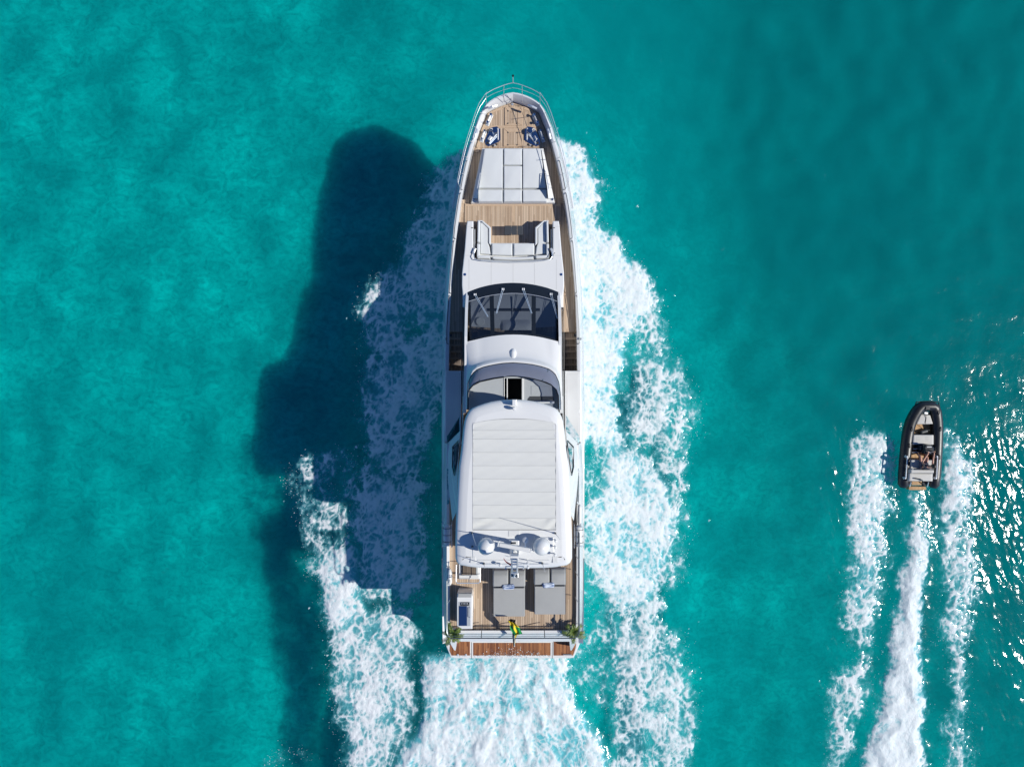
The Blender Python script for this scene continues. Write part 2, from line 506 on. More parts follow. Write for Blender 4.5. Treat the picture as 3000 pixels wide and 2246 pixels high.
# (polygon in photograph pixels on the water, foam level, edge softness in metres)
STAR_OUT = [(1640, 400), (1690, 430), (1735, 480), (1768, 545), (1745, 600), (1742, 640), (1800, 695), (1832, 745), (1882, 792), (1922, 860), (1946, 950), (1966, 1010), (2000, 1060), (2032, 1130), (2052, 1195)]
FOAM = [
    # starboard bow wave, thick beside the hull
    ([(1560, 395)] + STAR_OUT[:10] + [(1930, 900), (1860, 950), (1835, 1010), (1850, 1060), (1822, 1110), (1800, 1180), (1830, 1270), (1835, 1330), (1560, 1330)], 1.0, 0.30),
    (STAR_OUT[9:] + [(2040, 1260), (1990, 1320), (1830, 1320), (1800, 1180), (1850, 1060), (1840, 960)], 0.68, 0.5),
    ([(1560, 1300), (1840, 1300), (1900, 1330), (1960, 1420), (2000, 1500), (1985, 1580), (1950, 1700), (1900, 1780), (1760, 1790), (1700, 1560), (1700, 1440), (1560, 1400)], 0.90, 0.6),
    ([(1900, 1260), (2040, 1230), (2010, 1330), (2005, 1420), (2025, 1530), (2010, 1680), (1955, 1740), (1900, 1600)], 0.62, 0.5),
    ([(1760, 1700), (1940, 1720), (1945, 1830), (2005, 1850), (2015, 1920), (2025, 2000), (2050, 2110), (2020, 2300), (1760, 2300), (1790, 2150), (1770, 1950)], 0.70, 0.6),
    ([(1690, 1700), (1790, 1700), (1800, 1900), (1800, 2130), (1740, 2080), (1640, 1980), (1640, 1900)], 0.50, 0.6),
    ([(1690, 1400), (1800, 1380), (1830, 1600), (1810, 1900), (1690, 1900)], 0.64, 0.6),
    # stern wash
    ([(1240, 1905), (1660, 1905), (1655, 2030), (1700, 2070), (1750, 2130), (1790, 2246), (1800, 2960), (1100, 2960), (1150, 2240), (1225, 2130), (1250, 2060), (1235, 1960)], 1.08, 0.55),
    # port bow wave in the shadow of the hull
    ([(1430, 395), (1375, 425), (1300, 455), (1245, 540), (1232, 600), (1180, 700), (1150, 775), (1085, 822), (1046, 900), (1060, 960), (1060, 1060), (1052, 1130), (1070, 1330), (1130, 1420), (1250, 1440), (1300, 1200), (1430, 900)], 0.75, 0.45),
    ([(1370, 430), (1300, 520), (1250, 700), (1200, 850), (1180, 1000), (1230, 1120), (1300, 1100), (1400, 700)], 0.78, 0.7),
    ([(1060, 1300), (1130, 1400), (1260, 1390), (1290, 1330), (1300, 1500), (1270, 1560), (1270, 1690), (1230, 1770), (1050, 1770), (1030, 1500), (1060, 1400)], 0.78, 0.6),
    # port outer patch
    ([(915, 1315), (850, 1370), (828, 1400), (860, 1500), (870, 1560), (890, 1660), (940, 1750), (1050, 1780), (1050, 1500), (1060, 1420), (1060, 1330), (960, 1310)], 0.56, 0.4),
    ([(930, 1640), (960, 1600), (1040, 1570), (1060, 1700), (1090, 1790), (1000, 1850), (945, 1830)], 0.92, 0.4),
    ([(945, 1760), (1200, 1760), (1235, 1850), (1205, 1940), (1230, 2050), (1210, 2130), (1150, 2246), (1120, 2960), (1020, 2960), (1000, 2160), (985, 2110), (955, 2020), (965, 1900)], 0.76, 0.4),
    ([(770, 2210), (830, 2170), (930, 2190), (890, 2230), (760, 2260)], 0.42, 0.4),
    # tender, left wave
    ([(2510, 1258), (2610, 1262), (2640, 1300), (2636, 1370), (2612, 1450), (2600, 1600), (2585, 1700), (2575, 1770), (2480, 1750), (2490, 1600), (2478, 1400), (2490, 1300)], 0.80, 0.45),
    ([(2545, 1400), (2625, 1340), (2615, 1430), (2590, 1540), (2560, 1560)], 0.55, 0.3),
    ([(2480, 1700), (2560, 1690), (2575, 1800), (2545, 1900), (2560, 1960), (2500, 2030), (2420, 2010), (2430, 1960), (2510, 1950), (2500, 1850), (2465, 1760)], 0.78, 0.35),
    ([(2420, 1990), (2545, 1980), (2545, 2060), (2500, 2120), (2510, 2160), (2460, 2250), (2480, 2960), (2390, 2960), (2410, 2180), (2420, 2100)], 0.66, 0.4),
    ([(2482, 1660), (2585, 1660), (2575, 1800), (2560, 1900), (2490, 1900), (2470, 1780)], 0.72, 0.4),
    # tender, centre jet
    ([(2676, 1432), (2690, 1432), (2700, 1500), (2710, 1570), (2700, 1700), (2692, 1850), (2702, 2050), (2690, 2246), (2700, 2960), (2520, 2960), (2535, 2190), (2578, 2100), (2595, 1950), (2632, 1750), (2652, 1640), (2670, 1540)], 1.08, 0.22),
    ([(2560, 1430), (2640, 1430), (2640, 1560), (2610, 1700), (2575, 1800), (2550, 1700), (2580, 1550)], 0.30, 0.4),
    ([(2700, 1560), (2760, 1450), (2770, 1600), (2750, 1760), (2775, 1900), (2720, 1900), (2700, 1750)], 0.32, 0.4),
    ([(2700, 1560), (2735, 1560), (2730, 1720), (2715, 1800), (2695, 1700)], 0.45, 0.3),
    ([(2634, 1440), (2642, 1440), (2668, 1560), (2660, 1570)], 0.62, 0.12),
    ([(2738, 1440), (2746, 1440), (2715, 1520), (2706, 1515)], 0.62, 0.12),
    # tender, right wave
    ([(2755, 1265), (2810, 1265), (2850, 1360), (2866, 1400), (2850, 1500), (2845, 1560), (2870, 1640), (2880, 1720), (2850, 1800), (2830, 1880), (2845, 1960), (2830, 2080), (2850, 2200), (2860, 2960), (2790, 2960), (2770, 2200), (2760, 2120), (2785, 2050), (2780, 1950), (2745, 1840), (2750, 1700), (2765, 1560), (2750, 1450)], 0.74, 0.45),
    ([(2755, 1290), (2815, 1275), (2855, 1390), (2830, 1500), (2775, 1500), (2760, 1400)], 0.9, 0.4),
    ([(2715, 1690), (2740, 1690), (2760, 1850), (2740, 1850)], 0.5, 0.2),
]
HOLES = [
    ([(1700, 1270), (1750, 1270), (1770, 1360), (1755, 1440), (1712, 1470), (1700, 1420)], 0.50, 0.5),
    ([(1870, 960), (1895, 1000), (1880, 1080), (1830, 1170), (1815, 1200), (1850, 1080)], 0.55, 0.4),
    ([(1300, 1240), (1265, 1280), (1245, 1400), (1250, 1500), (1262, 1650), (1300, 1700)], 0.8, 0.4),
    ([(1180, 955), (1235, 940), (1225, 990), (1190, 990)], 0.5, 0.25),
    ([(1080, 1010), (1110, 1000), (1110, 1060), (1060, 1060)], 0.5, 0.3),
    ([(1720, 1760), (1760, 1740), (1770, 1860), (1720, 1950)], 0.35, 0.4),
    ([(930, 1340), (1020, 1330), (1050, 1400), (1020, 1470), (930, 1470)], 0.22, 0.3),
    ([(1390, 1915), (1430, 1915), (1420, 1990), (1390, 2010)], 0.25, 0.4),
    ([(1740, 2070), (1790, 2060), (1800, 2140), (1770, 2160)], 0.6, 0.3),
]
dmap = np.zeros(CGX.shape, np.float32)
for poly, lv, sf in FOAM:
    dmap = np.maximum(dmap, lv * blur(pip(poly), sf))
for poly, lv, sf in HOLES:
    dmap = dmap * (1 - lv * blur(pip(poly), sf))
wash = blur(pip([f for f in FOAM if f[1] == 1.08][0][0]), 1.0)                      # stern wash: billowing
jet = blur(pip([f for f in FOAM if f[1] == 1.08][-1][0]), 0.5)
rip = blur(pip([(2810, 1180), (3100, 1080), (3100, 2960), (2860, 2960), (2880, 1800), (2850, 1500), (2800, 1250)]), 2.6) \
    + 0.75 * blur(pip([(2430, 1250), (2510, 1250), (2500, 1500), (2480, 1800), (2420, 2960), (2330, 2960), (2420, 1700)]), 0.7) \
    + 0.35 * blur(pip([(1780, 560), (1840, 620), (1990, 900), (2120, 1250), (2130, 2000), (2020, 1990), (2060, 1300), (1930, 860)]), 1.0) \
    + 0.30 * blur(pip([(840, 1900), (930, 1900), (960, 2246), (850, 2246)]), 0.8)
milk = np.clip(blur(np.clip(dmap - 0.55, 0, 1) * 2.2, 0.5) + 0.16 * blur(dmap, 0.7), 0, 1)                                # aerated, milky water round the foam

# the sea-surface grid: 5 cm where the photograph shows foam, wider elsewhere
gx = np.concatenate([np.arange(-28.6, -15.2, 0.15), np.arange(-15.2, 11.2, 0.048), np.arange(11.2, 14.6, 0.10), np.arange(14.6, 27.2, 0.055), np.arange(27.2, 46.0, 0.3)])
gy = np.concatenate([np.arange(-34.0, -24.0, 0.25), np.arange(-24.0, -19.4, 0.10), np.arange(-19.4, 12.9, 0.050), np.arange(12.9, 21.6, 0.15)])
gx = gx.astype(np.float64); gy = gy.astype(np.float64)
X, Y = np.meshgrid(gx, gy)
wx = 0.42 * fbm(X * 0.9, Y * 0.9, 3, 5) + 0.13 * fbm(X * 2.6, Y * 2.6, 3, 9)
wy = 0.42 * fbm(X * 0.9, Y * 0.9, 3, 6) + 0.13 * fbm(X * 2.6, Y * 2.6, 3, 10)
D = sample(dmap, X + wx, Y + wy)
MK = sample(milk, X + 0.5 * wx, Y + 0.5 * wy)
WS = sample(wash, X, Y); JT = sample(jet, X, Y); RP = sample(rip, X, Y)
# strands: crooked filaments drawn out along the flow of each wake, over a soft aerated mist
def ridge(n, w):
    return np.exp(-(n / w) ** 2)
cl1 = fbm(X * 0.50 + 0.6 * wx, Y * 0.42 + 0.6 * wy, 3, 21)
cl2 = fbm(X * 1.7 + wx, Y * 1.4 + wy, 4, 33)
cl3 = fbm(X * 5.0 + wx, Y * 4.4 + wy, 2, 44)
bil = 1 - np.abs(fbm(X * 0.7 + 0.6 * wx, Y * 0.6 + 0.6 * wy, 2, 55)) * 2.0
side = np.where(X > 13.2, np.where(X > 21.0, 0.30, -0.05) * (np.abs(X - 20.2) > 0.9), np.where(X > 0, 0.42, -0.30))
nrm = np.sqrt(1 + side ** 2)
w2x = 0.38 * fbm(X * 0.7, Y * 0.7, 2, 421) + 0.07 * fbm(X * 2.6, Y * 2.6, 2, 423)
w2y = 0.38 * fbm(X * 0.7, Y * 0.7, 2, 422) + 0.07 * fbm(X * 2.6, Y * 2.6, 2, 424)
fs_ = (X * side - Y) / nrm + w2y; ft_ = (X + Y * side) / nrm + w2x
def strand(f, w, seed, o=2, st=0.55):
    return ridge(fbm(ft_ * f, fs_ * f * (st * (1 - 0.5 * WS)), o, seed), w)
s1 = strand(0.75, 0.055, 401, 3); s2 = strand(1.5, 0.075, 402); s3 = strand(3.0, 0.11, 403, 2, 0.7)
q1, q2 = worley(ft_ * 1.55, fs_ * 1.15, 3); cA = ridge(q2 - q1, 0.13)
q1, q2 = worley(ft_ * 3.3 + 0.3 * cl2, fs_ * 2.6, 9); cB = ridge(q2 - q1, 0.17)
v1 = np.clip(0.7 + 1.1 * fbm(X * 0.9, Y * 0.7, 2, 411), 0, 1); v2 = np.clip(0.6 + 1.2 * fbm(X * 1.3 + 9, Y * 1.1, 2, 412), 0, 1)
thr = 1 - (1 - 0.8 * s1 * v1) * (1 - 0.7 * s2 * v2) * (1 - 0.40 * s3) * (1 - 0.85 * cA * v1) * (1 - 0.7 * cB * v2)
calm = 1 - 0.35 * WS
dens = 1.22 * D + 0.22 * JT - 0.22 * WS + (0.42 + 0.10 * WS) * cl1 + calm * (0.42 * cl2 + 0.20 * cl3)
mist = 0.88 * sstep(0.42, 1.50, dens)
gate = sstep(0.04, 0.34, D + 0.22 * cl2 + 0.10 * cl3)
tg = sstep(0.22, 0.90, dens)
foam = gate * np.clip(1 - (1 - mist) * (1 - thr * tg), 0, 1) + 0.10 * gate * tg * cl3
foam = np.clip(0.60 * foam + 0.40 * sstep(0.08, 0.90, foam), 0, 1)
# breaking specks beyond the wakes
spk = fbm(X * 5.5, Y * 3.0, 2, 71) * 1.0 + 0.45 * fbm(X * 0.5, Y * 0.5, 2, 72)
foam = np.maximum(foam, 0.9 * sstep(0.93, 1.05, spk + 0.22 * sstep(0.02, 0.2, sample(blur(dmap, 2.2), X, Y))) * (X > -16))

# heights
edge = np.minimum(np.minimum(X - gx[0], gx[-1] - X), np.minimum(Y - gy[0], gy[-1] - Y))
fade = sstep(0.0, 2.0, edge)
swell = 0.045 * fbm(X * 0.28 + 0.1 * Y, Y * 0.5, 3, 101) + 0.016 * fbm(X * 0.9 + 0.4 * Y, Y * 1.0, 3, 102) + 0.0055 * fbm(X * 2.6 + 0.8 * Y, Y * 2.9, 3, 103)
chop = RP * np.clip(0.75 + 1.2 * fbm(X * 0.35, Y * 0.3, 2, 113), 0.1, 1.6) * (0.062 * fbm(X * 2.2 + 0.7 * Y, Y * 1.1, 3, 111) + 0.022 * fbm(X * 5.2 + Y, Y * 2.4, 2, 112))
hz = swell + chop
hz = hz + 0.14 * MK + foam * (0.04 + 0.05 * cl2 + 0.012 * cl3) + 0.07 * D * cl1
hz = hz + WS * (0.12 + 0.08 * bil + 0.02 * cl2) + JT * (0.06 + 0.09 * bil)
# the water is pressed down beside and under the hulls
def hollow(cx, cy, rx, ry, dep):
    d = ((X - cx) / rx) ** 2 + ((Y - cy) / ry) ** 2
    return dep * (1 - sstep(0.55, 1.0, d))
hz = hz - hollow(0.05, -1.0, 3.5, 13.2, 0.25)
hz = hz * fade
nx, ny = len(gx), len(gy)
verts = np.stack([X, Y, hz], -1).reshape(-1, 3).astype(np.float32)
ii = np.arange(nx * ny).reshape(ny, nx)
quads = np.stack([ii[:-1, :-1], ii[:-1, 1:], ii[1:, 1:], ii[1:, :-1]], -1).reshape(-1, 4)
ff = foam.reshape(-1)
qf = ff[quads].max(1)
qx = X.reshape(-1)[quads[:, 0]]
isfoam = qf > 0.26


def np_mesh(name, vs, qs, attrs, mat):
    used = np.unique(qs)
    remap = np.full(len(vs), -1, np.int64); remap[used] = np.arange(len(used))
    v2 = vs[used]; q2_ = remap[qs].astype(np.int32)
    m = bpy.data.meshes.new(name)
    m.vertices.add(len(v2)); m.vertices.foreach_set("co", v2.ravel())
    m.loops.add(q2_.size); m.loops.foreach_set("vertex_index", q2_.ravel())
    m.polygons.add(len(q2_)); m.polygons.foreach_set("loop_start", np.arange(0, q2_.size, 4, dtype=np.int32))
    m.polygons.foreach_set("use_smooth", np.ones(len(q2_), bool))
    for an, av in attrs.items():
        a = m.attributes.new(an, 'FLOAT', 'POINT'); a.data.foreach_set("value", av[used].astype(np.float32))
    m.update(calc_edges=True)
    m.materials.append(mat)
    o = bpy.data.objects.new(name, m); COL.objects.link(o)
    return o


def sea_mat(name):
    t = NT(name)
    t.n.remove(t.b)
    fa = t.node("ShaderNodeAttribute", attribute_name="foam")
    ma = t.node("ShaderNodeAttribute", attribute_name="milk")
    co = t.coord()
    n1 = t.noise(t.coord((1.0, 0.8, 1)), 6.5, 5, 0.62, 0.5)
    n2 = t.noise(co, 20.0, 3, 0.6)
    det = t.math('ADD', t.math('MULTIPLY', t.math('SUBTRACT', n1, 0.5), 1.5), t.math('MULTIPLY', t.math('SUBTRACT', n2, 0.5), 0.55))
    fv = fa.outputs["Fac"]
    amp = t.math('MULTIPLY', t.math('MULTIPLY', fv, t.math('SUBTRACT', 1.08, fv)), 1.9)
    fsh = t.math('MULTIPLY', t.math('ADD', fv, t.math('MULTIPLY', det, amp)), 1.0, clamp=True)
    # water proper
    ripv = t.noise(t.coord((1.0, 0.8, 1)), 3.6, 6, 0.62, 0.7)
    bp = t.node("ShaderNodeBump"); bp.inputs["Strength"].default_value = 0.45; bp.inputs["Distance"].default_value = 0.025
    t.link(ripv, bp.inputs["Height"])
    tr = t.node("ShaderNodeBsdfTransparent"); tr.inputs[0].default_value = (0.006, 0.685, 0.70, 1)
    df = t.node("ShaderNodeBsdfDiffuse")
    t.link(t.mix(t.ramp(ma.outputs["Fac"], 0.1, 0.8), (0.0, 0.20, 0.22), (0.15, 0.52, 0.58)), df.inputs[0])
    t.link(bp.outputs[0], df.inputs["Normal"])
    a = t.node("ShaderNodeMixShader")
    t.link(t.math('ADD', t.math('MULTIPLY', t.ramp(ma.outputs["Fac"], 0.10, 0.95), 0.80), 0.006), a.inputs[0])
    t.link(tr.outputs[0], a.inputs[1]); t.link(df.outputs[0], a.inputs[2])
    gl = t.node("ShaderNodeBsdfGlossy"); gl.inputs["Roughness"].default_value = 0.10
    t.link(bp.outputs[0], gl.inputs["Normal"])
    fr = t.node("ShaderNodeFresnel"); fr.inputs[0].default_value = 1.333; t.link(bp.outputs[0], fr.inputs["Normal"])
    b = t.node("ShaderNodeMixShader"); geo = t.node("ShaderNodeNewGeometry")
    t.link(t.math('MULTIPLY', fr.outputs[0], t.math('SUBTRACT', 1.0, t.math('MULTIPLY', geo.outputs["Backfacing"], 0.80))), b.inputs[0]); t.link(a.outputs[0], b.inputs[1]); t.link(gl.outputs[0], b.inputs[2])
    # foam
    fp = t.node("ShaderNodeBsdfPrincipled")
    fp.inputs["Roughness"].default_value = 0.75
    t.link(t.mix(t.ramp(fsh, 0.30, 0.95), (0.13, 0.50, 0.56), (0.81, 0.825, 0.83)), fp.inputs["Base Color"])
    fb = t.node("ShaderNodeBump"); fb.inputs["Strength"].default_value = 0.6; fb.inputs["Distance"].default_value = 0.06
    t.link(t.math('ADD', n1, t.math('MULTIPLY', n2, 0.4)), fb.inputs["Height"]); t.link(fb.outputs[0], fp.inputs["Normal"])
    c = t.node("ShaderNodeMixShader"); t.link(fsh, c.inputs[0]); t.link(b.outputs[0], c.inputs[1])
    tl = t.node("ShaderNodeBsdfTranslucent"); tl.inputs[0].default_value = (0.55, 0.80, 0.80, 1)
    fm_ = t.node("ShaderNodeMixShader"); fm_.inputs[0].default_value = 0.15
    t.link(fp.outputs[0], fm_.inputs[1]); t.link(tl.outputs[0], fm_.inputs[2]); t.link(fm_.outputs[0], c.inputs[2])
    t.link(c.outputs[0], t.out.inputs[0])
    return t.m
SEA = sea_mat("clear_turquoise_water")
att = {"foam": ff, "milk": MK.reshape(-1)}
# water sheet: the fine grid, carried on to the horizon by four wide quads
R = 4000.0
wv = np.concatenate([verts, np.array([[-R, -R, 0], [R, -R, 0], [R, R, 0], [-R, R, 0]], np.float32)])
c00, c10, c11, c01 = ii[0, 0], ii[0, -1], ii[-1, -1], ii[-1, 0]
n0 = nx * ny
ring = np.array([[n0, n0 + 1, c10, c00], [n0 + 1, n0 + 2, c11, c10], [n0 + 2, n0 + 3, c01, c11], [n0 + 3, n0, c00, c01]])
att_w = {k: np.concatenate([v, np.zeros(4)]) for k, v in att.items()}
water = np_mesh("sea_surface", wv, np.concatenate([quads[~isfoam], ring]), att_w, SEA)
tag(water, "clear turquoise sea surface with small ripples", kind="structure")
fo = np_mesh("wake_foam", verts, quads[isfoam & (qx < 13.2)], att, SEA)
tag(fo, "white foam of the wide wake around and behind the yacht", "foam", kind="stuff")
fo = np_mesh("wake_foam", verts, quads[isfoam & (qx >= 13.2)], att, SEA)
tag(fo, "white foam trails behind the small black tender", "foam", kind="stuff")

# sea bed: pale sand with darker weed, seen through the water
def bed_mat():
    t = NT("sand_and_weed_bed")
    co = t.coord()
    big = t.noise(co, 0.05, 3, 0.5, 0.3)
    med = t.noise(co, 0.26, 3, 0.5, 0.35)
    sml = t.noise(co, 0.9, 3, 0.5, 0.3)
    g = t.n.new("ShaderNodeNewGeometry"); sp = t.n.new("ShaderNodeSeparateXYZ"); t.link(g.outputs["Position"], sp.inputs[0])
    f = t.math('ADD', t.math('ADD', t.math('MULTIPLY', big, 0.55), t.math('MULTIPLY', med, 0.9)), t.math('MULTIPLY', sml, 0.12))
    wd = t.ramp(f, 0.55, 1.05)
    fine = t.noise(t.coord((1.0, 1.35, 1)), 1.3, 6, 0.68, 1.1)
    tuft = t.noise(co, 4.0, 4, 0.6, 0.4)
    # bed colour darkened to starboard and ahead, for light lost in deeper water
    depth_shade = t.ramp(t.math('ADD', t.math('MULTIPLY', sp.outputs[0], 0.8), t.math('MULTIPLY', sp.outputs[1], 0.55)), -2.0, 24.0)
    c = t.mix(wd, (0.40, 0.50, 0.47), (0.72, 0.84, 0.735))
    c = t.mix(t.math('MULTIPLY', depth_shade, 0.8), c, (0.14, 0.215, 0.225))
    c = t.mix(t.math('ADD', t.ramp(fine, 0.30, 0.70, 0.0, 0.50), t.ramp(tuft, 0.35, 0.75, 0.0, 0.26)), c, (0.20, 0.30, 0.30))
    t.link(c, t.b.inputs["Base Color"])
    t.b.inputs["Roughness"].default_value = 1.0
    t.b.inputs["Specular IOR Level"].default_value = 0.0
    t.b.inputs["Subsurface Weight"].default_value = 0.85
    t.b.inputs["Subsurface Radius"].default_value = (1.0, 1.0, 1.0)
    t.b.inputs["Subsurface Scale"].default_value = 2.6
    t.b.subsurface_method = 'BURLEY'
    return t.m
bx = np.concatenate([[-R], np.arange(-46, 46.1, 0.5), [R]]); by = np.concatenate([[-R], np.arange(-38, 38.1, 0.5), [R]])
BX, BY = np.meshgrid(bx, by)
BZ = -4.3 - 9.0 * sstep(-6.0, 16.0, BX) + 0.45 * fbm(BX * 0.5, BY * 0.5, 3, 201) * (np.abs(BX) < 45) * (np.abs(BY) < 37)
bi = np.arange(BX.size).reshape(BX.shape)
bq = np.stack([bi[:-1, :-1], bi[:-1, 1:], bi[1:, 1:], bi[1:, :-1]], -1).reshape(-1, 4)
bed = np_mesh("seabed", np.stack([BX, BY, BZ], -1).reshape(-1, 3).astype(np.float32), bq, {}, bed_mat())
tag(bed, "pale sandy sea bed with darker weed patches", kind="structure")

# ------------------------------------------------------------------ the motor yacht
yacht = thing("motor_yacht", (0.05, -1.0, 0.0))
tag(yacht, "large white motor yacht with teak decks under way in the centre", "yacht")
YC = 1503.0


def ip(tab):
    a = np.array(tab, float)
    return lambda y: float(np.interp(y, a[:, 0], a[:, 1]))
# half widths in photograph pixels against the row (each at its own height)
cap_o = [(271, 0), (273, 14), (276, 26), (281, 40), (287, 53), (295, 66), (304, 77), (320, 88), (338, 97), (372, 110), (407, 120), (430, 128), (470, 139), (519, 150), (597, 164), (658, 173), (720, 179), (783, 184), (871, 191), (960, 197), (1030, 198), (1090, 199), (1240, 200)]
hull_o = [(270, 0), (273, 16), (276, 28), (281, 43), (287, 57), (295, 70), (304, 81), (320, 93), (338, 103), (372, 117), (407, 128), (430, 136), (470, 147), (519, 159), (597, 174), (658, 182), (720, 189), (783, 196), (871, 202), (960, 206), (1030, 207.5), (1090, 208.5), (1240, 209)]
cap_i = [(300, 0), (303, 10), (307, 22), (312, 36), (318, 50), (324, 62), (331, 75), (341, 79.5), (356, 85), (380, 95), (407, 104), (430, 111), (470, 122), (519, 133), (597, 149), (658, 157), (720, 166), (783, 173), (871, 180.5), (960, 184.5), (1030, 186), (1090, 187), (1240, 188)]
zcap = ip([(271, 3.74), (340, 3.80), (440, 3.86), (650, 3.78), (870, 3.62), (960, 3.52), (1240, 3.50)])
m = MB()
for sgn in (1, -1):
    rings = []
    for (po, ho), (pk, hk), (pi_, hi) in zip(cap_o, hull_o, cap_i):
        zc = zcap(po)
        A_ = P(YC + sgn * hi, pi_, 3.25); A = (A_[0], A_[1], zc - 0.02 - 0.27 * min(1, max(0, (430 - po) / 100))); B = P(YC + sgn * ho, po, zc); K = P(YC + sgn * hk, pk, zc - 0.75)
        t = (po - 271) / (1240 - 271)
        fl = 0.28 + 0.66 * min(1, t / 0.45) ** 0.8                    # flare: narrow waterline at the bow
        rake = max(0.0, 1 - t / 0.35)
        xk = K[0] - 0.05
        deck_in = (A[0], A[1], 3.0)
        L1 = (0.05 + xk * (0.55 + 0.45 * fl), K[1] - 0.55 * rake, 1.5)
        L2 = (0.05 + xk * fl, K[1] - 1.3 * rake, 0.1)
        L3 = (0.05 + xk * fl * 0.75, K[1] - 1.9 * rake, -0.6)
        L4 = (0.05, K[1] - 2.2 * rake, -1.1)
        capm = (B[0] * 0.75 + A[0] * 0.25, B[1] * 0.75 + A[1] * 0.25, zc + 0.015)
        rings.append([deck_in, A, capm, B, K, L1, L2, L3, L4])
    # straight run aft to the transom
    last = rings[-1]
    for yy, wd in ((-8.0, 1.0), (-11.9, 0.985)):
        rings.append([((q[0] - 0.05) * wd + 0.05, yy + (0.0 if i < 4 else 0.0), q[2] if i > 3 else q[2] - 0.9) for i, q in enumerate(last)])
    vs = [q for r in rings for q in r]
    k = len(rings[0])
    fs = []
    for i in range(len(rings) - 1):
        for j in range(k - 1):
            a = (i * k + j, (i + 1) * k + j, (i + 1) * k + j + 1, i * k + j + 1)
            fs.append(a if sgn > 0 else a[::-1])
    m.add(vs, fs)
hull = m.build("hull", M['hull'], yacht, ang=50)
# transom plate
mt = MB(); mt.box((0.05, -11.9, 0.8), (6.1, 0.1, 3.0)); mt.build("transom_bulkhead", M['hull'], yacht)
# rub line / spray strake outside the bow
for sgn in (1, -1):
    pts = []
    for py in range(430, 612, 20):
        a = P(YC + sgn * (ip(hull_o)(py) + 1.0), py, zcap(py) - 0.85)
        pts.append(a)
    mm = MB(); mm.tube(pts, 0.045, 6); mm.build("spray_strake", M['hull'], hull)


def cap_line(py, off=0.0, z=0.0, sgn=1):
    return P(YC + sgn * (ip(cap_o)(py) + off), py, zcap(py) + z)


# ---- decks
def sym(half):
    """right-hand outline from bow to stern -> closed outline"""
    return [(YC + a, b) for a, b in half] + [(YC - a, b) for a, b in reversed(half) if a > 0]


deck = MB()
deck.prism(P2(sym([(h_, p_) for p_, h_ in cap_i if 296 <= p_ <= 960] + [(185, 972)]), 3.24), 2.9, 3.24)
md = MB(); md.box((0.05, -4.6, 1.9), (6.2, 14.4, 0.2)); md.build("main_deck", M['teak'], yacht, smooth=False)
side_deck = deck.build("side_deck", M['teak'], yacht, smooth=False)
bow = MB()
bow.prism(P2(sym([(0, 302), (10, 304.5), (22, 308.5), (36, 313.5), (50, 319), (62, 325), (73, 332), (78, 342), (83, 357), (93, 381), (101, 407), (107, 427), (107, 434)]), 3.3), 3.05, 3.30, 0.01)
foredeck = bow.build("foredeck", M['teak'], yacht, smooth=False)
lo = MB()
lo.prism(P2(sym([(124, 597), (141, 592), (142, 660), (136, 662), (136, 760), (0, 760)]), 3.3), 3.05, 3.30, 0.01)
lounge_deck = lo.build("lounge_deck", M['teak'], yacht, smooth=False)
# steps beside the sun pad and margin planks
for sgn in (1, -1):
    for a, b, c, d, z in ((97, 112, 434, 447, 3.285), (104, 121, 447, 456, 3.262), (126, 143, 570, 583, 3.262), (127, 150, 583, 597, 3.285)):
        s_ = MB(); s_.pxprism([(YC + sgn * a, c), (YC + sgn * b, c), (YC + sgn * (b + 3), d), (YC + sgn * (a + 3), d)], 3.08, z, 0.01)
        s_.build("deck_step", M['teak'], side_deck, smooth=False)
# margin boards of the bow deck
mg = [(0, 302), (36, 313.5), (73, 332), (93, 381), (107, 430)]
for sgn in (1, -1):
    for (a, b), (c, d) in zip(mg[:-1], mg[1:]):
        q = MB(); q.pxprism([(YC + sgn * a, b), (YC + sgn * c, d), (YC + sgn * max(0, c - 6), d + 1), (YC + sgn * max(0, a - 6), b + 6)], 3.29, 3.312)
        q.build("margin_plank", M['teakr'], foredeck, smooth=False)
q = MB(); q.pxprism([(YC - 84, 368.5), (YC + 84, 368.5), (YC + 86, 374.5), (YC - 86, 374.5)], 3.29, 3.311); q.build("cross_plank", M['teakr'], foredeck, smooth=False)
q = MB(); q.pxprism([(YC - 138, 598), (YC + 138, 598), (YC + 139, 603), (YC - 139, 603)], 3.29, 3.311); q.build("cross_plank", M['teakr'], lounge_deck, smooth=False)
q = MB(); q.pxprism([(YC - 4, 603), (YC + 4, 603), (YC + 5, 650), (YC - 5, 650)], 3.29, 3.311); q.build("king_plank", M['teakr'], lounge_deck, smooth=False)

